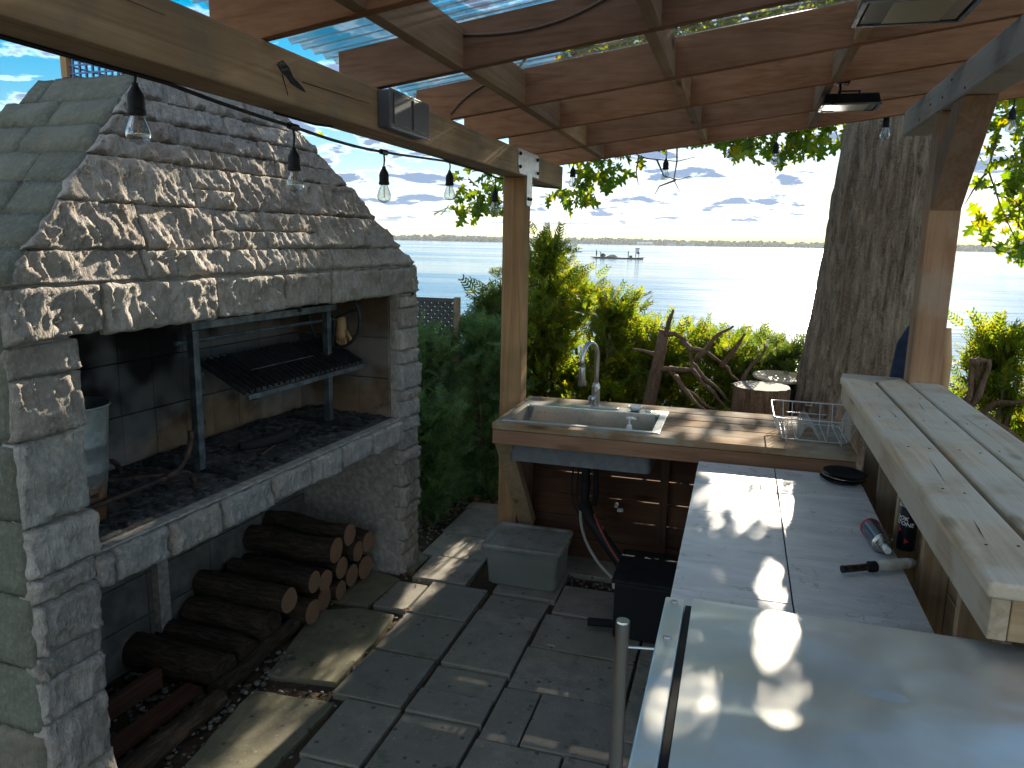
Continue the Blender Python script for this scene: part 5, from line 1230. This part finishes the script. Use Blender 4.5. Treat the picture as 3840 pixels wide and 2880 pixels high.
# ------------------------------------------------------------------ steel fridge
def fridge():
    z = -.82; x0, x1, y0, y1 = -.0566, 1.15, .80, 1.726
    r = thing('steel_fridge', ((x0 + x1) / 2, 1.6, FLOOR), 'stainless steel outdoor fridge with a tubular door handle', 'fridge')
    # top sheet, faintly buckled, with rolled edges
    nx, ny = 60, 70; V = []; F = []
    for j in range(ny + 1):
        for i in range(nx + 1):
            x = x0 + (x1 - x0) * i / nx; y = y0 + (y1 - y0) * j / ny; e = min(i, nx - i, j, ny - j); k = min(1, e / 6)
            h = -.002 * (1 - min(1, e / 2)) ** 2 + k * (.0035 * noise.noise(Vector((x * 3.2, y * 4.5, 0))) + .0016 * noise.noise(Vector((x * 8, y * 9, 4))))
            for dx, dy, s in ((.17, 1.39, .0016), (.38, 1.50, -.0018), (.11, 1.57, .0012), (.33, 1.36, .0014), (.20, 1.27, -.0012)): h += s * math.exp(-(((x - dx) ** 2 + (y - dy) ** 2) / .0008))
            V.append((x, y, z + h))
    n = nx + 1
    for j in range(ny):
        for i in range(nx): F.append((j * n + i, j * n + i + 1, (j + 1) * n + i + 1, (j + 1) * n + i))
    fast('top_sheet', V, F, 'stainless', r, True)
    MB().box(x0 + .001, x1 - .001, y0 + .001, y1 - .001, FLOOR + .06, z - .0025).build('cabinet', 'stainless', r, bevel=.004)
    MB().box(x0 - .015, x0 - .001, y0 + .02, y1 - .02, FLOOR + .1, z - .012).build('gasket', 'black_plastic', r)
    MB().box(x0 - .062, x0 - .0165, y0, y1 - .010, FLOOR + .08, z - .001).build('door', 'stainless', r, bevel=.004)
    d = r.children[-1]
    for y in (1.69, 1.52): MB().lathe([(.009, 0), (.008, .0025), (.005, .005)], (x0 - .040, y, z - .0005), 16).build('hinge_screw', 'chrome', d, smooth=True)
    hx, hy = -.201, 1.595
    MB().lathe([(.016, -.62), (.016, -.004), (.0145, 0)], (hx, hy, z - .016), 28).build('handle', 'chrome', d, smooth=False)
    for zz in (-.90, -1.36): MB().tube([(hx + .010, hy, zz), (x0 - .060, hy - .004, zz + .01)], .0035, 8).build('handle_stud', 'chrome', d)
    for x in (x0 + .05, x1 - .05):
        for y in (y0 + .05, y1 - .05): MB().lathe([(.02, 0), (.016, .06)], (x, y, FLOOR), 12).build('foot', 'black_plastic', r)
fridge()

# ------------------------------------------------------------------ vegetation
def rot_from(dirs, roll):       # rows -> rotation matrices with +Y along dirs
    y = dirs / np.linalg.norm(dirs, axis=1, keepdims=True)
    a = np.where(np.abs(y[:, 2:3]) < .9, np.array([[0, 0, 1.]]), np.array([[1., 0, 0]]))
    x = np.cross(y, a); x /= np.linalg.norm(x, axis=1, keepdims=True); z = np.cross(x, y)
    c, s = np.cos(roll)[:, None], np.sin(roll)[:, None]
    x2 = x * c + z * s; z2 = np.cross(x2, y)
    return np.stack([x2, y, z2], axis=2)
def instance(T, F, pos, dirs, roll, scale):
    Rm = rot_from(dirs, roll); V = np.einsum('nij,kj->nki', Rm, T) * scale[:, None, None] + pos[:, None, :]
    n, k = len(pos), len(T); FF = (F[None] + (np.arange(n) * k)[:, None, None]).reshape(-1, F.shape[1]); return V.reshape(-1, 3), FF
def t_spray(seed=0):            # flat scale-leaved cedar spray, length 1 along +Y
    r = np.random.default_rng(seed); V = []; F = []
    def tri(a, b, w_):
        a, b = np.array(a, float), np.array(b, float); d = b - a; p = np.array([-d[1], d[0], 0]); p = p / (np.linalg.norm(p) + 1e-9) * w_; o = len(V); V.extend([a - p, a + p, b]); F.append((o, o + 1, o + 2))
    tri((0, 0, 0), (0, 1, .05), .028)
    for k in range(6):
        y = .14 + k * .135; L_ = .42 * (1 - .55 * k / 6) * r.uniform(.8, 1.15)
        for s in (-1, 1):
            e = (s * L_ * .78, y + L_ * .62, r.uniform(-.06, .06)); tri((0, y, 0), e, .045)
            m = (s * L_ * .42, y + L_ * .34, 0); tri(m, (m[0] + s * .03, m[1] + L_ * .42, r.uniform(-.04, .04)), .034)
    return np.array(V), np.array(F)
def t_needle():
    V = []; F = []
    def tri(a, b, w_):
        a, b = np.array(a, float), np.array(b, float); d = b - a; p = np.array([-d[1], d[0], .0]); p = p / (np.linalg.norm(p) + 1e-9) * w_; o = len(V); V.extend([a - p, a + p, b]); F.append((o, o + 1, o + 2))
    tri((0, 0, 0), (0, 1, 0), .02)
    for k in range(11):
        y = .06 + k * .085
        for s in (-1, 1): tri((0, y, 0), (s * .24, y + .11, .03 * ((k * 7) % 5 - 2)), .024)
    return np.array(V), np.array(F)
def t_oak(half):
    V = []; F = []; n = len(half)
    def z(x, y): return .10 * x + .12 * x * x - .12 * y * y
    for sx in (1, -1):
        o = len(V)
        for x, y in half: V.append((sx * x, y, z(x, y))); V.append((0, y, -.12 * y * y - .015))
        for i in range(n - 1):
            a, b, c, d = o + 2 * i, o + 2 * i + 2, o + 2 * i + 3, o + 2 * i + 1
            F += [(a, b, c), (a, c, d)] if sx > 0 else [(c, b, a), (d, c, a)]
    return np.array(V, float), np.array(F)
OAK = t_oak([(.01, 0), (.05, .10), (.17, .15), (.20, .23), (.10, .28), (.13, .34), (.33, .40), (.38, .50), (.26, .52), (.13, .54), (.17, .61), (.32, .68), (.31, .77), (.19, .75), (.12, .80), (.11, .90), (0, 1.0)])
OAK_LOW = t_oak([(.02, 0), (.19, .18), (.11, .29), (.37, .46), (.14, .55), (.32, .72), (.12, .80), (0, 1.0)])
SPRAYS = [t_spray(1), t_spray(2)]; NEEDLE = t_needle()
def clear_rays(P, targets):
    """gaps in the foliage: drop what stands in the sunbeam of each (x, y, z, radius)"""
    keep = np.ones(len(P), bool)
    for x, y, z, r in targets:
        d = P - np.array([x, y, z]); t = d @ SUN; perp = np.linalg.norm(d - t[:, None] * SUN, axis=1); keep &= ~((t > 0) & (perp < r))
    return keep
def strip(a, b, r, n=9): return [(a[0] + (b[0] - a[0]) * k / (n - 1), a[1] + (b[1] - a[1]) * k / (n - 1), a[2] + (b[2] - a[2]) * k / (n - 1), r) for k in range(n)]
def metres(L): return [(x * FS, y * FS, z * FS if z != FLOOR else FLOOR, r) for x, y, z, r in L]
BEAMS_LOW = metres(strip((-1.50, 4.15, FLOOR), (-1.45, 3.3, FLOOR), .16, 9) + strip((-1.45, 3.2, FLOOR), (-1.47, 2.8, FLOOR), .07, 5) + strip((-1.50, 2.5, FLOOR), (-1.57, 1.8, FLOOR), .075, 8) + [(-1.62, 1.5, -1.5, .08), (-1.58, 4.5, FLOOR, .06), (-1.55, 4.35, FLOOR, .06), (-1.60, 3.3, FLOOR, .05)])
BEAMS_HIGH = metres([(-1.80, 1.7, -.02, .21), (-1.80, 1.95, .0, .18), (-1.79, 2.2, -.03, .14), (-1.80, 1.62, .12, .10), (-1.78, 2.0, -.1, .17), (-1.75, 2.5, -.05, .11), (-1.70, 3.05, .24, .14), (-1.72, 2.8, .12, .07), (-1.74, 2.45, -.2, .08), (-1.76, 1.9, -.22, .10), (-1.72, 3.1, 0, .07), (-1.72, 2.7, -.22, .06), (-1.8, 2.3, .2, .06)]) + [(.33, 3.03, -1.09, .05), (.30, 2.93, -1.09, .04), (.0, 3.56, -1.09, .12), (.13, 3.60, -1.09, .10), (-.05, 3.3, -1.09, .05), (.02, 2.75, -1.09, .035), (.12, 2.3, -1.09, .04), (.08, 2.6, -1.09, .025), (-.1, 2.4, -1.09, .04), (.38, 2.6, -1.09, .02), (-1.2, 4.3, -1.0, .10), (-.3, 4.1, -1.0, .08), (.1, 1.97, -1.0, .03), (.28, 1.86, -1.0, .025), (.04, 1.75, -1.0, .03), (.2, 1.62, -1.0, .03), (.45, 1.95, -1.0, .02), (-1.37, 4.6, -.3, .10), (-1.37, 4.6, -.8, .10), (-1.37, 4.65, -1.3, .1)]
def bush(name, base, top, rad, n_tips, per, label, cat, group, mat, kind_='cedar', size=.13, seed=0, lean=(0, 0), shape=.8, beams=(), full=.25):
    r_ = np.random.default_rng(seed); bx, by, bz = base; H = top - bz
    t = thing(name, base, label, cat, group)
    # stems
    m = MB(); nst = 3 if kind_ == 'cedar' else 4
    for s in range(nst):
        a = r_.uniform(0, 6.28); k = rad * .35; m.tube([(bx + .05 * math.cos(a), by + .05 * math.sin(a), bz - .03), (bx + k * .5 * math.cos(a) + lean[0] * .3, by + k * .5 * math.sin(a), bz + H * .4), (bx + k * math.cos(a) + lean[0] * .8, by + k * math.sin(a) + lean[1] * .8, bz + H * .85)], [.035, .025, .008], 7)
    m.build('stem', 'cedar_bark', t, smooth=True)
    hs = r_.uniform(full * .4, 1, n_tips) ** .85; ang = r_.uniform(0, 6.28, n_tips)
    prof = np.where(hs < .3, .65 + hs * 1.1, 1 - ((hs - .3) / .7) ** 1.35 * shape) * rad
    rr = prof * np.sqrt(r_.uniform(.25, 1, n_tips)) * r_.uniform(.75, 1.2, n_tips)
    tips = np.stack([bx + lean[0] * hs + rr * np.cos(ang), by + lean[1] * hs + rr * np.sin(ang), bz + hs * H], 1)
    out = np.stack([np.cos(ang), np.sin(ang), r_.uniform(.2, 1.1, n_tips)], 1)
    N = n_tips * per; idx = np.repeat(np.arange(n_tips), per)
    along = r_.uniform(-.30, .10, N)[:, None]; o = out[idx] / np.linalg.norm(out[idx], axis=1, keepdims=True)
    P = tips[idx] + o * along + r_.normal(0, .045, (N, 3))
    d = o + r_.normal(0, .55, (N, 3)); d[:, 2] += .25
    keep = clear_rays(P, beams) if len(beams) else np.ones(N, bool); P, d = P[keep], d[keep]; N = len(P)
    sc = r_.uniform(.7, 1.3, N) * size; roll = r_.uniform(0, 6.28, N)
    if kind_ == 'cedar':
        h = N // 2; V1, F1 = instance(*SPRAYS[0], P[:h], d[:h], roll[:h], sc[:h]); V2, F2 = instance(*SPRAYS[1], P[h:], d[h:], roll[h:], sc[h:]); V = np.vstack([V1, V2]); F = np.vstack([F1, F2 + len(V1)])
    else: V, F = instance(*NEEDLE, P, d, roll, sc)
    fast('foliage', V, F, mat, t)
    return t
def gnarl(pts, amp=.018, n=5, seed=0):
    q = []
    for a, b in zip(pts[:-1], pts[1:]):
        a, b = Vector(a), Vector(b)
        for k in range(n): q.append(a.lerp(b, k / n))
    q.append(Vector(pts[-1]))
    return [q[0]] + [p + amp * Vector((noise.noise(p * 7 + Vector((seed, 0, 0))), noise.noise(p * 7 + Vector((0, seed + 9, 0))), noise.noise(p * 7 + Vector((0, 0, seed + 21))))) for p in q[1:]]
def vegetation():
    G = FLOOR - .04; g = 'cedar hedge along the bank'
    C = [(-1.74, 7.0, -.04, .46, 140, 'tallest bright green cedar, its pointed top rising behind the left post', 'cedar_leaf', (0, 0)),
         (-1.16, 6.85, -.56, .58, 170, 'dense yellow-green cedar just behind the faucet', 'cedar_leaf', (.05, 0)),
         (-1.48, 7.5, -.45, .5, 110, 'cedar half hidden behind the tallest one, toward the lake', 'cedar_leaf', (0, 0)),
         (-.60, 7.1, -.80, .55, 110, 'cedar with a bare pruned trunk standing before it', 'cedar_leaf', (0, 0)),
         (-.02, 7.3, -.80, .55, 100, 'loose cedar behind the tangle of bare branches', 'cedar_leaf', (0, 0)),
         (.42, 7.0, -.85, .50, 100, 'low cedar filling the gap beside the oak trunk', 'cedar_deep', (0, 0)),
         (-2.12, 7.1, -.30, .34, 60, 'thin wispy cedar reaching out beside the lattice panel', 'cedar_deep', (.1, 0)),
         (-2.05, 6.2, -.48, .36, 60, 'dark cedar between the lattice panel and the left post', 'cedar_deep', (.05, 0)),
         (1.72, 5.9, -.62, .44, 75, 'open cedar with pruned grey limbs beyond the bar ledge', 'cedar_leaf', (0, 0)),
         (2.30, 6.3, -.80, .5, 80, 'low cedar beyond the bar, right beside the open water', 'cedar_leaf', (0, 0))]
    for i, (x, y, top, rad, n, lab, mat, ln) in enumerate(C):
        bush('cedar_shrub', (x, y, G - (.1 if y > 7 else 0)), top, rad, n, 11, lab, 'cedar', g, mat, seed=20 + i, lean=ln, beams=BEAMS_LOW, size=.175, shape=.82 if i not in (3, 4, 5) else .6)
    # wispy leaders poking above the hedge
    Yw = [(-2.28, 5.35, -.78, .26, 120, 'dark green yew against the end of the fireplace', (0, 0)), (-1.95, 5.75, -.72, .30, 130, 'dark green yew with bare stems between fireplace and post', (0, 0)), (-2.12, 5.0, -1.15, .22, 70, 'small low yew at the corner of the far pier', (0, 0))]
    for i, (x, y, top, rad, n, lab, ln) in enumerate(Yw): bush('yew_shrub', (x, y, G), top, rad, n, 20, lab, 'yew', 'yews beside the path', 'yew_leaf', 'yew', .15, 60 + i, ln, .65, BEAMS_LOW, .1)
    # pruned cedar trunk and tangle of bare branches
    t = thing('pruned_cedar', (-.66, 6.2, G), 'bare pruned cedar trunk, sawn off at the top, branching into a tangle', 'tree')
    MB().tube([(-.70, 6.2, G), (-.655, 6.2, -1.3), (-.60, 6.2, -.95), (-.565, 6.2, -.69)], [.07, .055, .048, .042], 12).build('trunk', 'cedar_bark', t, smooth=True)
    for a in ([(-.57, 6.2, -.74), (-.48, 6.18, -.71), (-.40, 6.2, -.76), (-.33, 6.15, -.95), (-.30, 6.1, -1.0)], [(-.60, 6.2, -1.0), (-.50, 6.2, -1.0), (-.40, 6.15, -1.14), (-.2, 6.1, -1.25), (0, 6.0, -1.32)], [(-.59, 6.2, -.9), (-.70, 6.2, -.87), (-.8, 6.2, -.84)], [(-.42, 6.2, -.77), (-.36, 6.1, -.82), (-.25, 6.1, -.83), (-.05, 6.2, -.95), (.04, 6.2, -1.1)], [(.04, 6.2, -1.3), (.045, 6.2, -1.1), (.12, 6.2, -.92), (.215, 6.2, -.77)], [(-.33, 6.15, -.95), (-.2, 6.1, -1.05), (-.02, 6.05, -1.2)], [(-.5, 6.2, -1.0), (-.33, 6.05, -.98), (-.1, 6.0, -1.18), (.02, 5.95, -1.27)], [(-.3, 6.1, -.9), (-.15, 6.1, -.72), (-.05, 6.15, -.62)], [(-.1, 6.15, -.95), (0, 6.1, -.8), (.05, 6.1, -.68)], [(-.45, 6.15, -1.05), (-.3, 6.0, -1.2), (-.15, 5.95, -1.3)], [(-.58, 6.2, -.85), (-.52, 6.15, -.6), (-.5, 6.15, -.5)]):
        a = gnarl(a, .03); k = len(a); MB().tube(a, [(.024 - .016 * i / (k - 1)) * random.uniform(.85, 1.15) for i in range(k)], 8).build('branch', 'cedar_bark', t, smooth=True)
    t = thing('pruned_cedar', (1.52, 5.7, G), 'cluster of sawn grey cedar limbs rising beyond the bar ledge', 'tree')
    for a in ([(1.53, 5.7, G), (1.50, 5.65, -1.2), (1.49, 5.6, -.95), (1.49, 5.6, -.70)], [(1.50, 5.65, -1.05), (1.56, 5.6, -.92), (1.59, 5.6, -.70)], [(1.50, 5.65, -1.0), (1.54, 5.65, -.85), (1.55, 5.65, -.72)], [(1.52, 5.68, -1.3), (1.6, 5.6, -1.1), (1.72, 5.55, -1.15), (1.85, 5.5, -1.25)], [(1.5, 5.6, -.74), (1.53, 5.6, -.715), (1.58, 5.6, -.715)], [(1.53, 5.7, -1.25), (1.65, 5.6, -1.0), (1.8, 5.5, -.95)]):
        a = gnarl(a, .03); k = len(a); MB().tube(a, [(.028 - .014 * i / (k - 1)) * random.uniform(.85, 1.15) for i in range(k)], 8).build('limb', 'cedar_bark', t, smooth=True)
vegetation()

def oak():
    bx, by = .93, 6.35; t = thing('oak_tree', (bx, by, FLOOR), 'massive leaning oak trunk with deeply furrowed bark beside the bar', 'tree')
    # trunk with furrows
    nz, na = 260, 210; V = []; F = []
    z0, z1 = FLOOR - .1, 5.2
    for j in range(nz + 1):
        z = z0 + (z1 - z0) * (j / nz) ** 1.15; h = z + 1.3
        cx = .86 + .047 * h + .010 * max(0, h) ** 1.5; cy_ = by + .02 * h
        r = .385 - .062 * h + .014 * h * h if h < 1.9 else .318 - .02 * (h - 1.9)
        r += .10 * math.exp(-(z - FLOOR) * 2.2)
        for i in range(na):
            a = 2 * math.pi * i / na; c, s = math.cos(a), math.sin(a)
            f = noise.ridged_multi_fractal(Vector((c * 4.6 + .5 * noise.noise(Vector((c * 2, s * 2, z * 1.3))), s * 4.6, z * .85)), .9, 2.0, 4, 1, 2)
            pl = noise.noise(Vector((c * 11, s * 11, z * 6))) * .006 + .012 * noise.noise(Vector((c * 3, s * 3, z * 3)))
            big = .05 * noise.noise(Vector((c * 1.2, s * 1.2, z * .5)))
            knob = .018 * math.exp(-((z - .38) / .14) ** 2) * max(0, -c) ** 6
            rr = r * (1 + big) + .034 * (f - 1.2) + pl * 1.6 + knob; V.append((cx + rr * c, cy_ + rr * s, z))
    for j in range(nz):
        for i in range(na): i2 = (i + 1) % na; F.append((j * na + i, j * na + i2, (j + 1) * na + i2, (j + 1) * na + i))
    fast('trunk', V, F, 'oak_bark', t, True)
    # limbs overhead and out towards the lake
    limbs = [[(1.45, 6.5, 3.6), (.9, 7.8, 4.1), (.1, 9.5, 4.5), (-.8, 12, 4.6)], [(1.4, 6.5, 3.9), (1.7, 8.2, 4.5), (1.9, 10.5, 4.9), (1.8, 13, 4.7)], [(1.5, 6.5, 4.4), (.5, 6.0, 5.2), (-1.2, 5.2, 5.8)], [(1.5, 6.5, 4.6), (2.8, 6.2, 5.6), (4.2, 6.0, 6.0)], [(1.5, 6.4, 4.8), (1.4, 5.0, 5.8), (1.2, 3.0, 6.3)],
             [(.9, 7.8, 4.1), (-.6, 8.3, 3.4), (-2.0, 8.3, 2.4), (-2.75, 8.1, 1.3), (-2.8, 8.0, .75)], [(-.6, 8.3, 3.4), (-1.2, 8.1, 2.2), (-1.5, 8.0, 1.3), (-1.5, 8.0, .85)], [(1.7, 8.2, 4.5), (.6, 8.3, 3.0), (.2, 8.1, 1.9), (.15, 8.0, 1.15)], [(2.8, 6.2, 5.6), (2.9, 7.5, 4.0), (2.5, 8.0, 2.2), (2.2, 8.0, 1.2)], [(2.4, 8.0, 1.9), (2.3, 8.0, .9), (2.35, 8.0, .2)]]
    for i, p in enumerate(limbs):
        q = []
        for a, b in zip(p[:-1], p[1:]):
            for k in range(5): q.append(Vector(a).lerp(Vector(b), k / 5) + Vector((.04 * noise.noise(Vector((i, k, 1))), 0, .05 * noise.noise(Vector((i, k, 5))))))
        q.append(Vector(p[-1])); n = len(q); r0 = .13 if i < 5 else .03
        MB().tube(q, [r0 * (1 - .85 * k / (n - 1)) for k in range(n)], 8).build('limb', 'oak_bark', t, smooth=True)
    def leaves(P, name, mat, size, droop=.6, beams=(), seed=0):
        r_ = np.random.default_rng(seed)
        if len(beams): P = P[clear_rays(P, beams)]
        N = len(P); d = r_.normal(0, 1, (N, 3)); d[:, 2] -= droop; sc = r_.uniform(.75, 1.25, N) * size
        V, F = instance(*(OAK_LOW if name == 'crown' else OAK), P, d, r_.uniform(0, 6.28, N), sc); return fast(name, V, F, mat, t)
    # hanging sprays of lobed leaves below the roof edge
    sprays = []
    def tuft(x, y, z, rx, rz, n):
        n = int(n * .8)
        a = rng.normal(0, 1, (n, 3)) * np.array([rx, .25, rz]) * .5 + np.array([x, y, z]); sprays.append(a)
    for q in [(-2.62, 8, .66, .22, .18, 34), (-2.78, 8, .48, .26, .16, 34), (-2.92, 8, .35, .2, .12, 24), (-2.5, 8, .42, .18, .14, 20), (-2.55, 8.1, .95, .3, .25, 40), (-1.80, 8, .47, .26, .10, 26), (-1.55, 8, .58, .20, .14, 26), (-1.42, 8, .66, .18, .12, 22), (-1.5, 8, .80, .35, .12, 30), (-1.25, 8.1, .95, .3, .15, 26),
              (-.20, 8, 1.0, .24, .09, 22), (.0, 8, .90, .2, .10, 16), (.15, 8, .98, .3, .12, 28), (.42, 8, .96, .24, .12, 26), (.6, 8, .92, .2, .12, 20), (.35, 8, 1.15, .6, .12, 50), (.15, 8.2, 1.4, .9, .25, 70),
              (2.15, 8, 1.15, .25, .25, 40), (2.35, 8, .85, .25, .25, 44), (2.2, 8, .62, .22, .12, 26), (2.3, 8, .38, .25, .14, 30), (2.05, 8, .25, .15, .08, 16), (2.35, 8, .10, .2, .15, 28), (2.55, 8, .5, .3, .5, 60), (2.45, 8, 1.4, .5, .3, 60)]: tuft(*q)
    leaves(np.vstack(sprays), 'hanging_leaves', 'oak_leaf', .165, 1.0, (), 3)
    for p in ([(-1.10, 8, 1.3), (-1.10, 8, .87), (-1.0, 8, .83), (-.7, 8, .80), (-.52, 8, .84)], [(-1.08, 8, .86), (-1.10, 8, .7), (-1.07, 8, .57)], [(-.72, 8, 1.2), (-.70, 8, .80), (-.72, 8, .62), (-.65, 8, .5)], [(-.9, 8, .82), (-.82, 8, .66), (-.68, 8, .62), (-.55, 8, .66)], [(-.7, 8, .62), (-.86, 8, .56), (-.9, 8, .48)], [(2.1, 8, 1.1), (2.05, 8, .7), (2.2, 8, .35), (2.42, 8, -.05)], [(2.05, 8, .7), (1.95, 8, .52), (1.9, 8, .4)], [(2.12, 8, .5), (2.3, 8, .42), (2.45, 8, .25)]):
        MB().tube([Vector(a) for a in p], [.011 - .008 * i / (len(p) - 1) for i in range(len(p))], 6).build('twig', 'cedar_bark', t)
    # crown: clumps spread through its volume; the near part hangs over the roof, the far part towards the lake
    cl = []; r_ = np.random.default_rng(5)
    for k in range(430):
        c = np.array([r_.uniform(-2.9, 2.3), r_.uniform(7.4, 12.4), 0.]); c[2] = .1 * (c[1] - 7.4) + .8 + 3.6 * r_.uniform(0, 1) ** 1.5; cl.append(r_.normal(0, 1, (42, 3)) * np.array([.42, .36, .26]) + c)
    # the crown's skirt stays above the eave line of the roof
    P = np.vstack(cl); xe = P[:, 0] * 5.3 / np.maximum(P[:, 1], .1); ze = P[:, 2] * 5.3 / np.maximum(P[:, 1], .1)
    P = P[(P[:, 1] < 6.5) | ((xe > -1.25) & (ze > roof_z(xe) + .03) & ((xe < 1.0) | (P[:, 0] > 2.0)))]
    o = leaves(P, 'crown', 'oak_leaf', .15, .5, BEAMS_HIGH + BEAMS_LOW, 9); kind(o, 'stuff')
oak()

def garden_bits():
    # stump
    c = (.205, 5.95, FLOOR); r = .205; V = []; F = []; na, nz = 60, 20; zt = -1.045
    t = thing('tree_stump', c, 'short sawn tree stump with rough bark beside the oak', 'stump')
    for j in range(nz + 1):
        z = FLOOR + (zt - FLOOR) * j / nz
        for i in range(na):
            a = 2 * math.pi * i / na; f = noise.ridged_multi_fractal(Vector((math.cos(a) * 3.2, math.sin(a) * 3.2, z * 1.2)), .9, 2, 3, 1, 2); rr = r * (1 + .10 * math.exp(-(z - FLOOR) * 4)) + .014 * (f - 1.1); V.append((c[0] + rr * math.cos(a), c[1] + rr * math.sin(a), z))
    for j in range(nz):
        for i in range(na): i2 = (i + 1) % na; F.append((j * na + i, j * na + i2, (j + 1) * na + i2, (j + 1) * na + i))
    fast('bark', V, F, 'stump_bark', t, True)
    top = V[-na:]; fast('cut_top', [(c[0], c[1], zt + .004)] + top, [(0, 1 + k, 1 + (k + 1) % na) for k in range(na)], 'stump_top', t, c=(c[0], c[1], zt))
    t = thing('fire_pot', (.36, 6.5, FLOOR), 'dark round pot with a warped wooden disc resting on it, behind the stump', 'pot')
    MB().lathe([(.16, .0), (.20, .1), (.21, .80), (.215, .93), (.205, .93), (.19, .7)], (.36, 6.5, FLOOR), 32, caps=False).build('pot', 'matte_black', t, smooth=True)
    MB().lathe([(.20, 0), (.215, .006), (.215, .022), (.20, .026), (.001, .027)], (.36, 6.52, FLOOR + .975), 32, (.03, -.05, 1)).build('wooden_lid', 'ledge_x', t)
    # lattice panel with its post
    t = thing('lattice_panel', (-2.6, 5.6, FLOOR), 'dark diagonal lattice fence panel ending at a square post', 'lattice fence')
    x0, x1, z0, z1 = -3.9, -2.13, -1.75, -.47; y = 5.6; w_ = .034; sp = .058
    k = x0 - (z1 - z0)
    while k < x1:
        for sgn, dy in ((1, 0), (-1, .008)):
            a = Vector((k, y + dy, z0 if sgn > 0 else z1)); b = Vector((k + (z1 - z0), y + dy, z1 if sgn > 0 else z0))
            ta = max(0, (x0 - a.x) / (b.x - a.x)); tb = min(1, (x1 - a.x) / (b.x - a.x))
            if tb - ta > .03: MB().bar(a.lerp(b, ta), a.lerp(b, tb), .006, w_ * .98, (0, 0, 1)).build('slat', 'lattice_paint', t)
        k += sp
    MB().box(x1 - .01, x1 + .03, y - .02, y + .03, FLOOR - .03, z1 + .02).build('post', 'stud_z', t); MB().box(x0, x1 - .011, y - .012, y - .003, z1 - .02, z1 + .012).build('top_rail', 'lattice_paint', t); MB().box(x0, x0 + .06, y - .02, y + .03, FLOOR - .03, z1 + .02).build('post', 'stud_z', t)
    # furled navy cover leaning behind the bar post
    o = MB().tube([(.915, 4.62, FLOOR), (.90, 4.6, -1.4), (.875, 4.58, -.9), (.89, 4.56, -.52), (.90, 4.55, -.42)], [.06, .075, .07, .055, .02], 10).build('furled_cover', 'navy_cloth', smooth=True); tag(o, 'furled navy fabric cover standing behind the bar post', 'cover')
    o = MB().tube([(1.17, 4.9, FLOOR), (1.17, 4.9, -1.0), (1.165, 4.9, -.65), (1.16, 4.9, -.45)], [.02, .025, .035, .015], 8).build('paddle', 'paint_tan', smooth=True); tag(o, 'varnished wooden paddle standing upright behind the bar post', 'paddle')
    # leaf litter
    r_ = np.random.default_rng(77); N = 900
    P = np.stack([r_.uniform(-2.7, -1.5, N), r_.uniform(4.9, 6.8, N), np.full(N, FLOOR - .02)], 1); P2 = np.stack([r_.uniform(-1.2, .4, 260), r_.uniform(4.75, 6, 260), np.full(260, FLOOR - .02)], 1); P = np.vstack([P, P2]); P[:, 2] += r_.uniform(0, .02, len(P))
    P = P[~((P[:, 0] > -1.95) & (P[:, 1] < 5.5))]
    d = r_.normal(0, 1, (len(P), 3)); d[:, 2] *= .2; V, F = instance(*OAK_LOW, P, d, r_.uniform(-.5, .5, len(P)), r_.uniform(.05, .1, len(P)))
    o = fast('leaf_litter', V, F, 'dry_leaf'); kind(o, 'stuff'); tag(o, 'brown fallen leaves covering the soil beside the path', 'leaf litter')
    for i, (x, y, s, m, lab) in enumerate([(-1.49, 3.19, .045, 'red_leaf', 'curled red leaf lying in a paver joint'), (-1.86, 2.95, .05, 'red_leaf', 'curled red leaf beside the longest pole'), (-1.63, 3.60, .05, 'dry_leaf', 'dry pale leaf caught against the far pier'), (-1.655, 3.56, .045, 'red_leaf', 'dark red leaf caught against the far pier'), (-1.555, 3.545, .05, 'dry_leaf', 'dry pale leaf stuck between two sunlit pavers')]):
        V, F = instance(*OAK, np.array([[x * FS, y * FS, FLOOR + .016]]), np.array([[.8, .5 - i * .3, .25]]), np.array([.6 * i]), np.array([s])); o = fast('fallen_leaf', V, F, m); tag(o, lab, 'leaf', 'single fallen leaves on the patio')
garden_bits()

# ------------------------------------------------------------------ air
def haze():
    t = NT('haze'); v = t.n('VolumePrincipled', {'Color': (.80, .88, .97), 'Density': .00010, 'Anisotropy': .35}); t.n('OutputMaterial', {'Volume': v.outputs[0]})
    o = MB().box(-2600, 2600, -60, 2000, -14, 24).build('haze', 'haze'); kind(o, 'stuff'); tag(o, 'thin bluish haze over the lake that pales the far shore', 'haze')
haze()

# ------------------------------------------------------------------ lift: patio level becomes z = 0
for o in list(SC.objects):
    if o.parent is None: o.location.z -= FLOOR
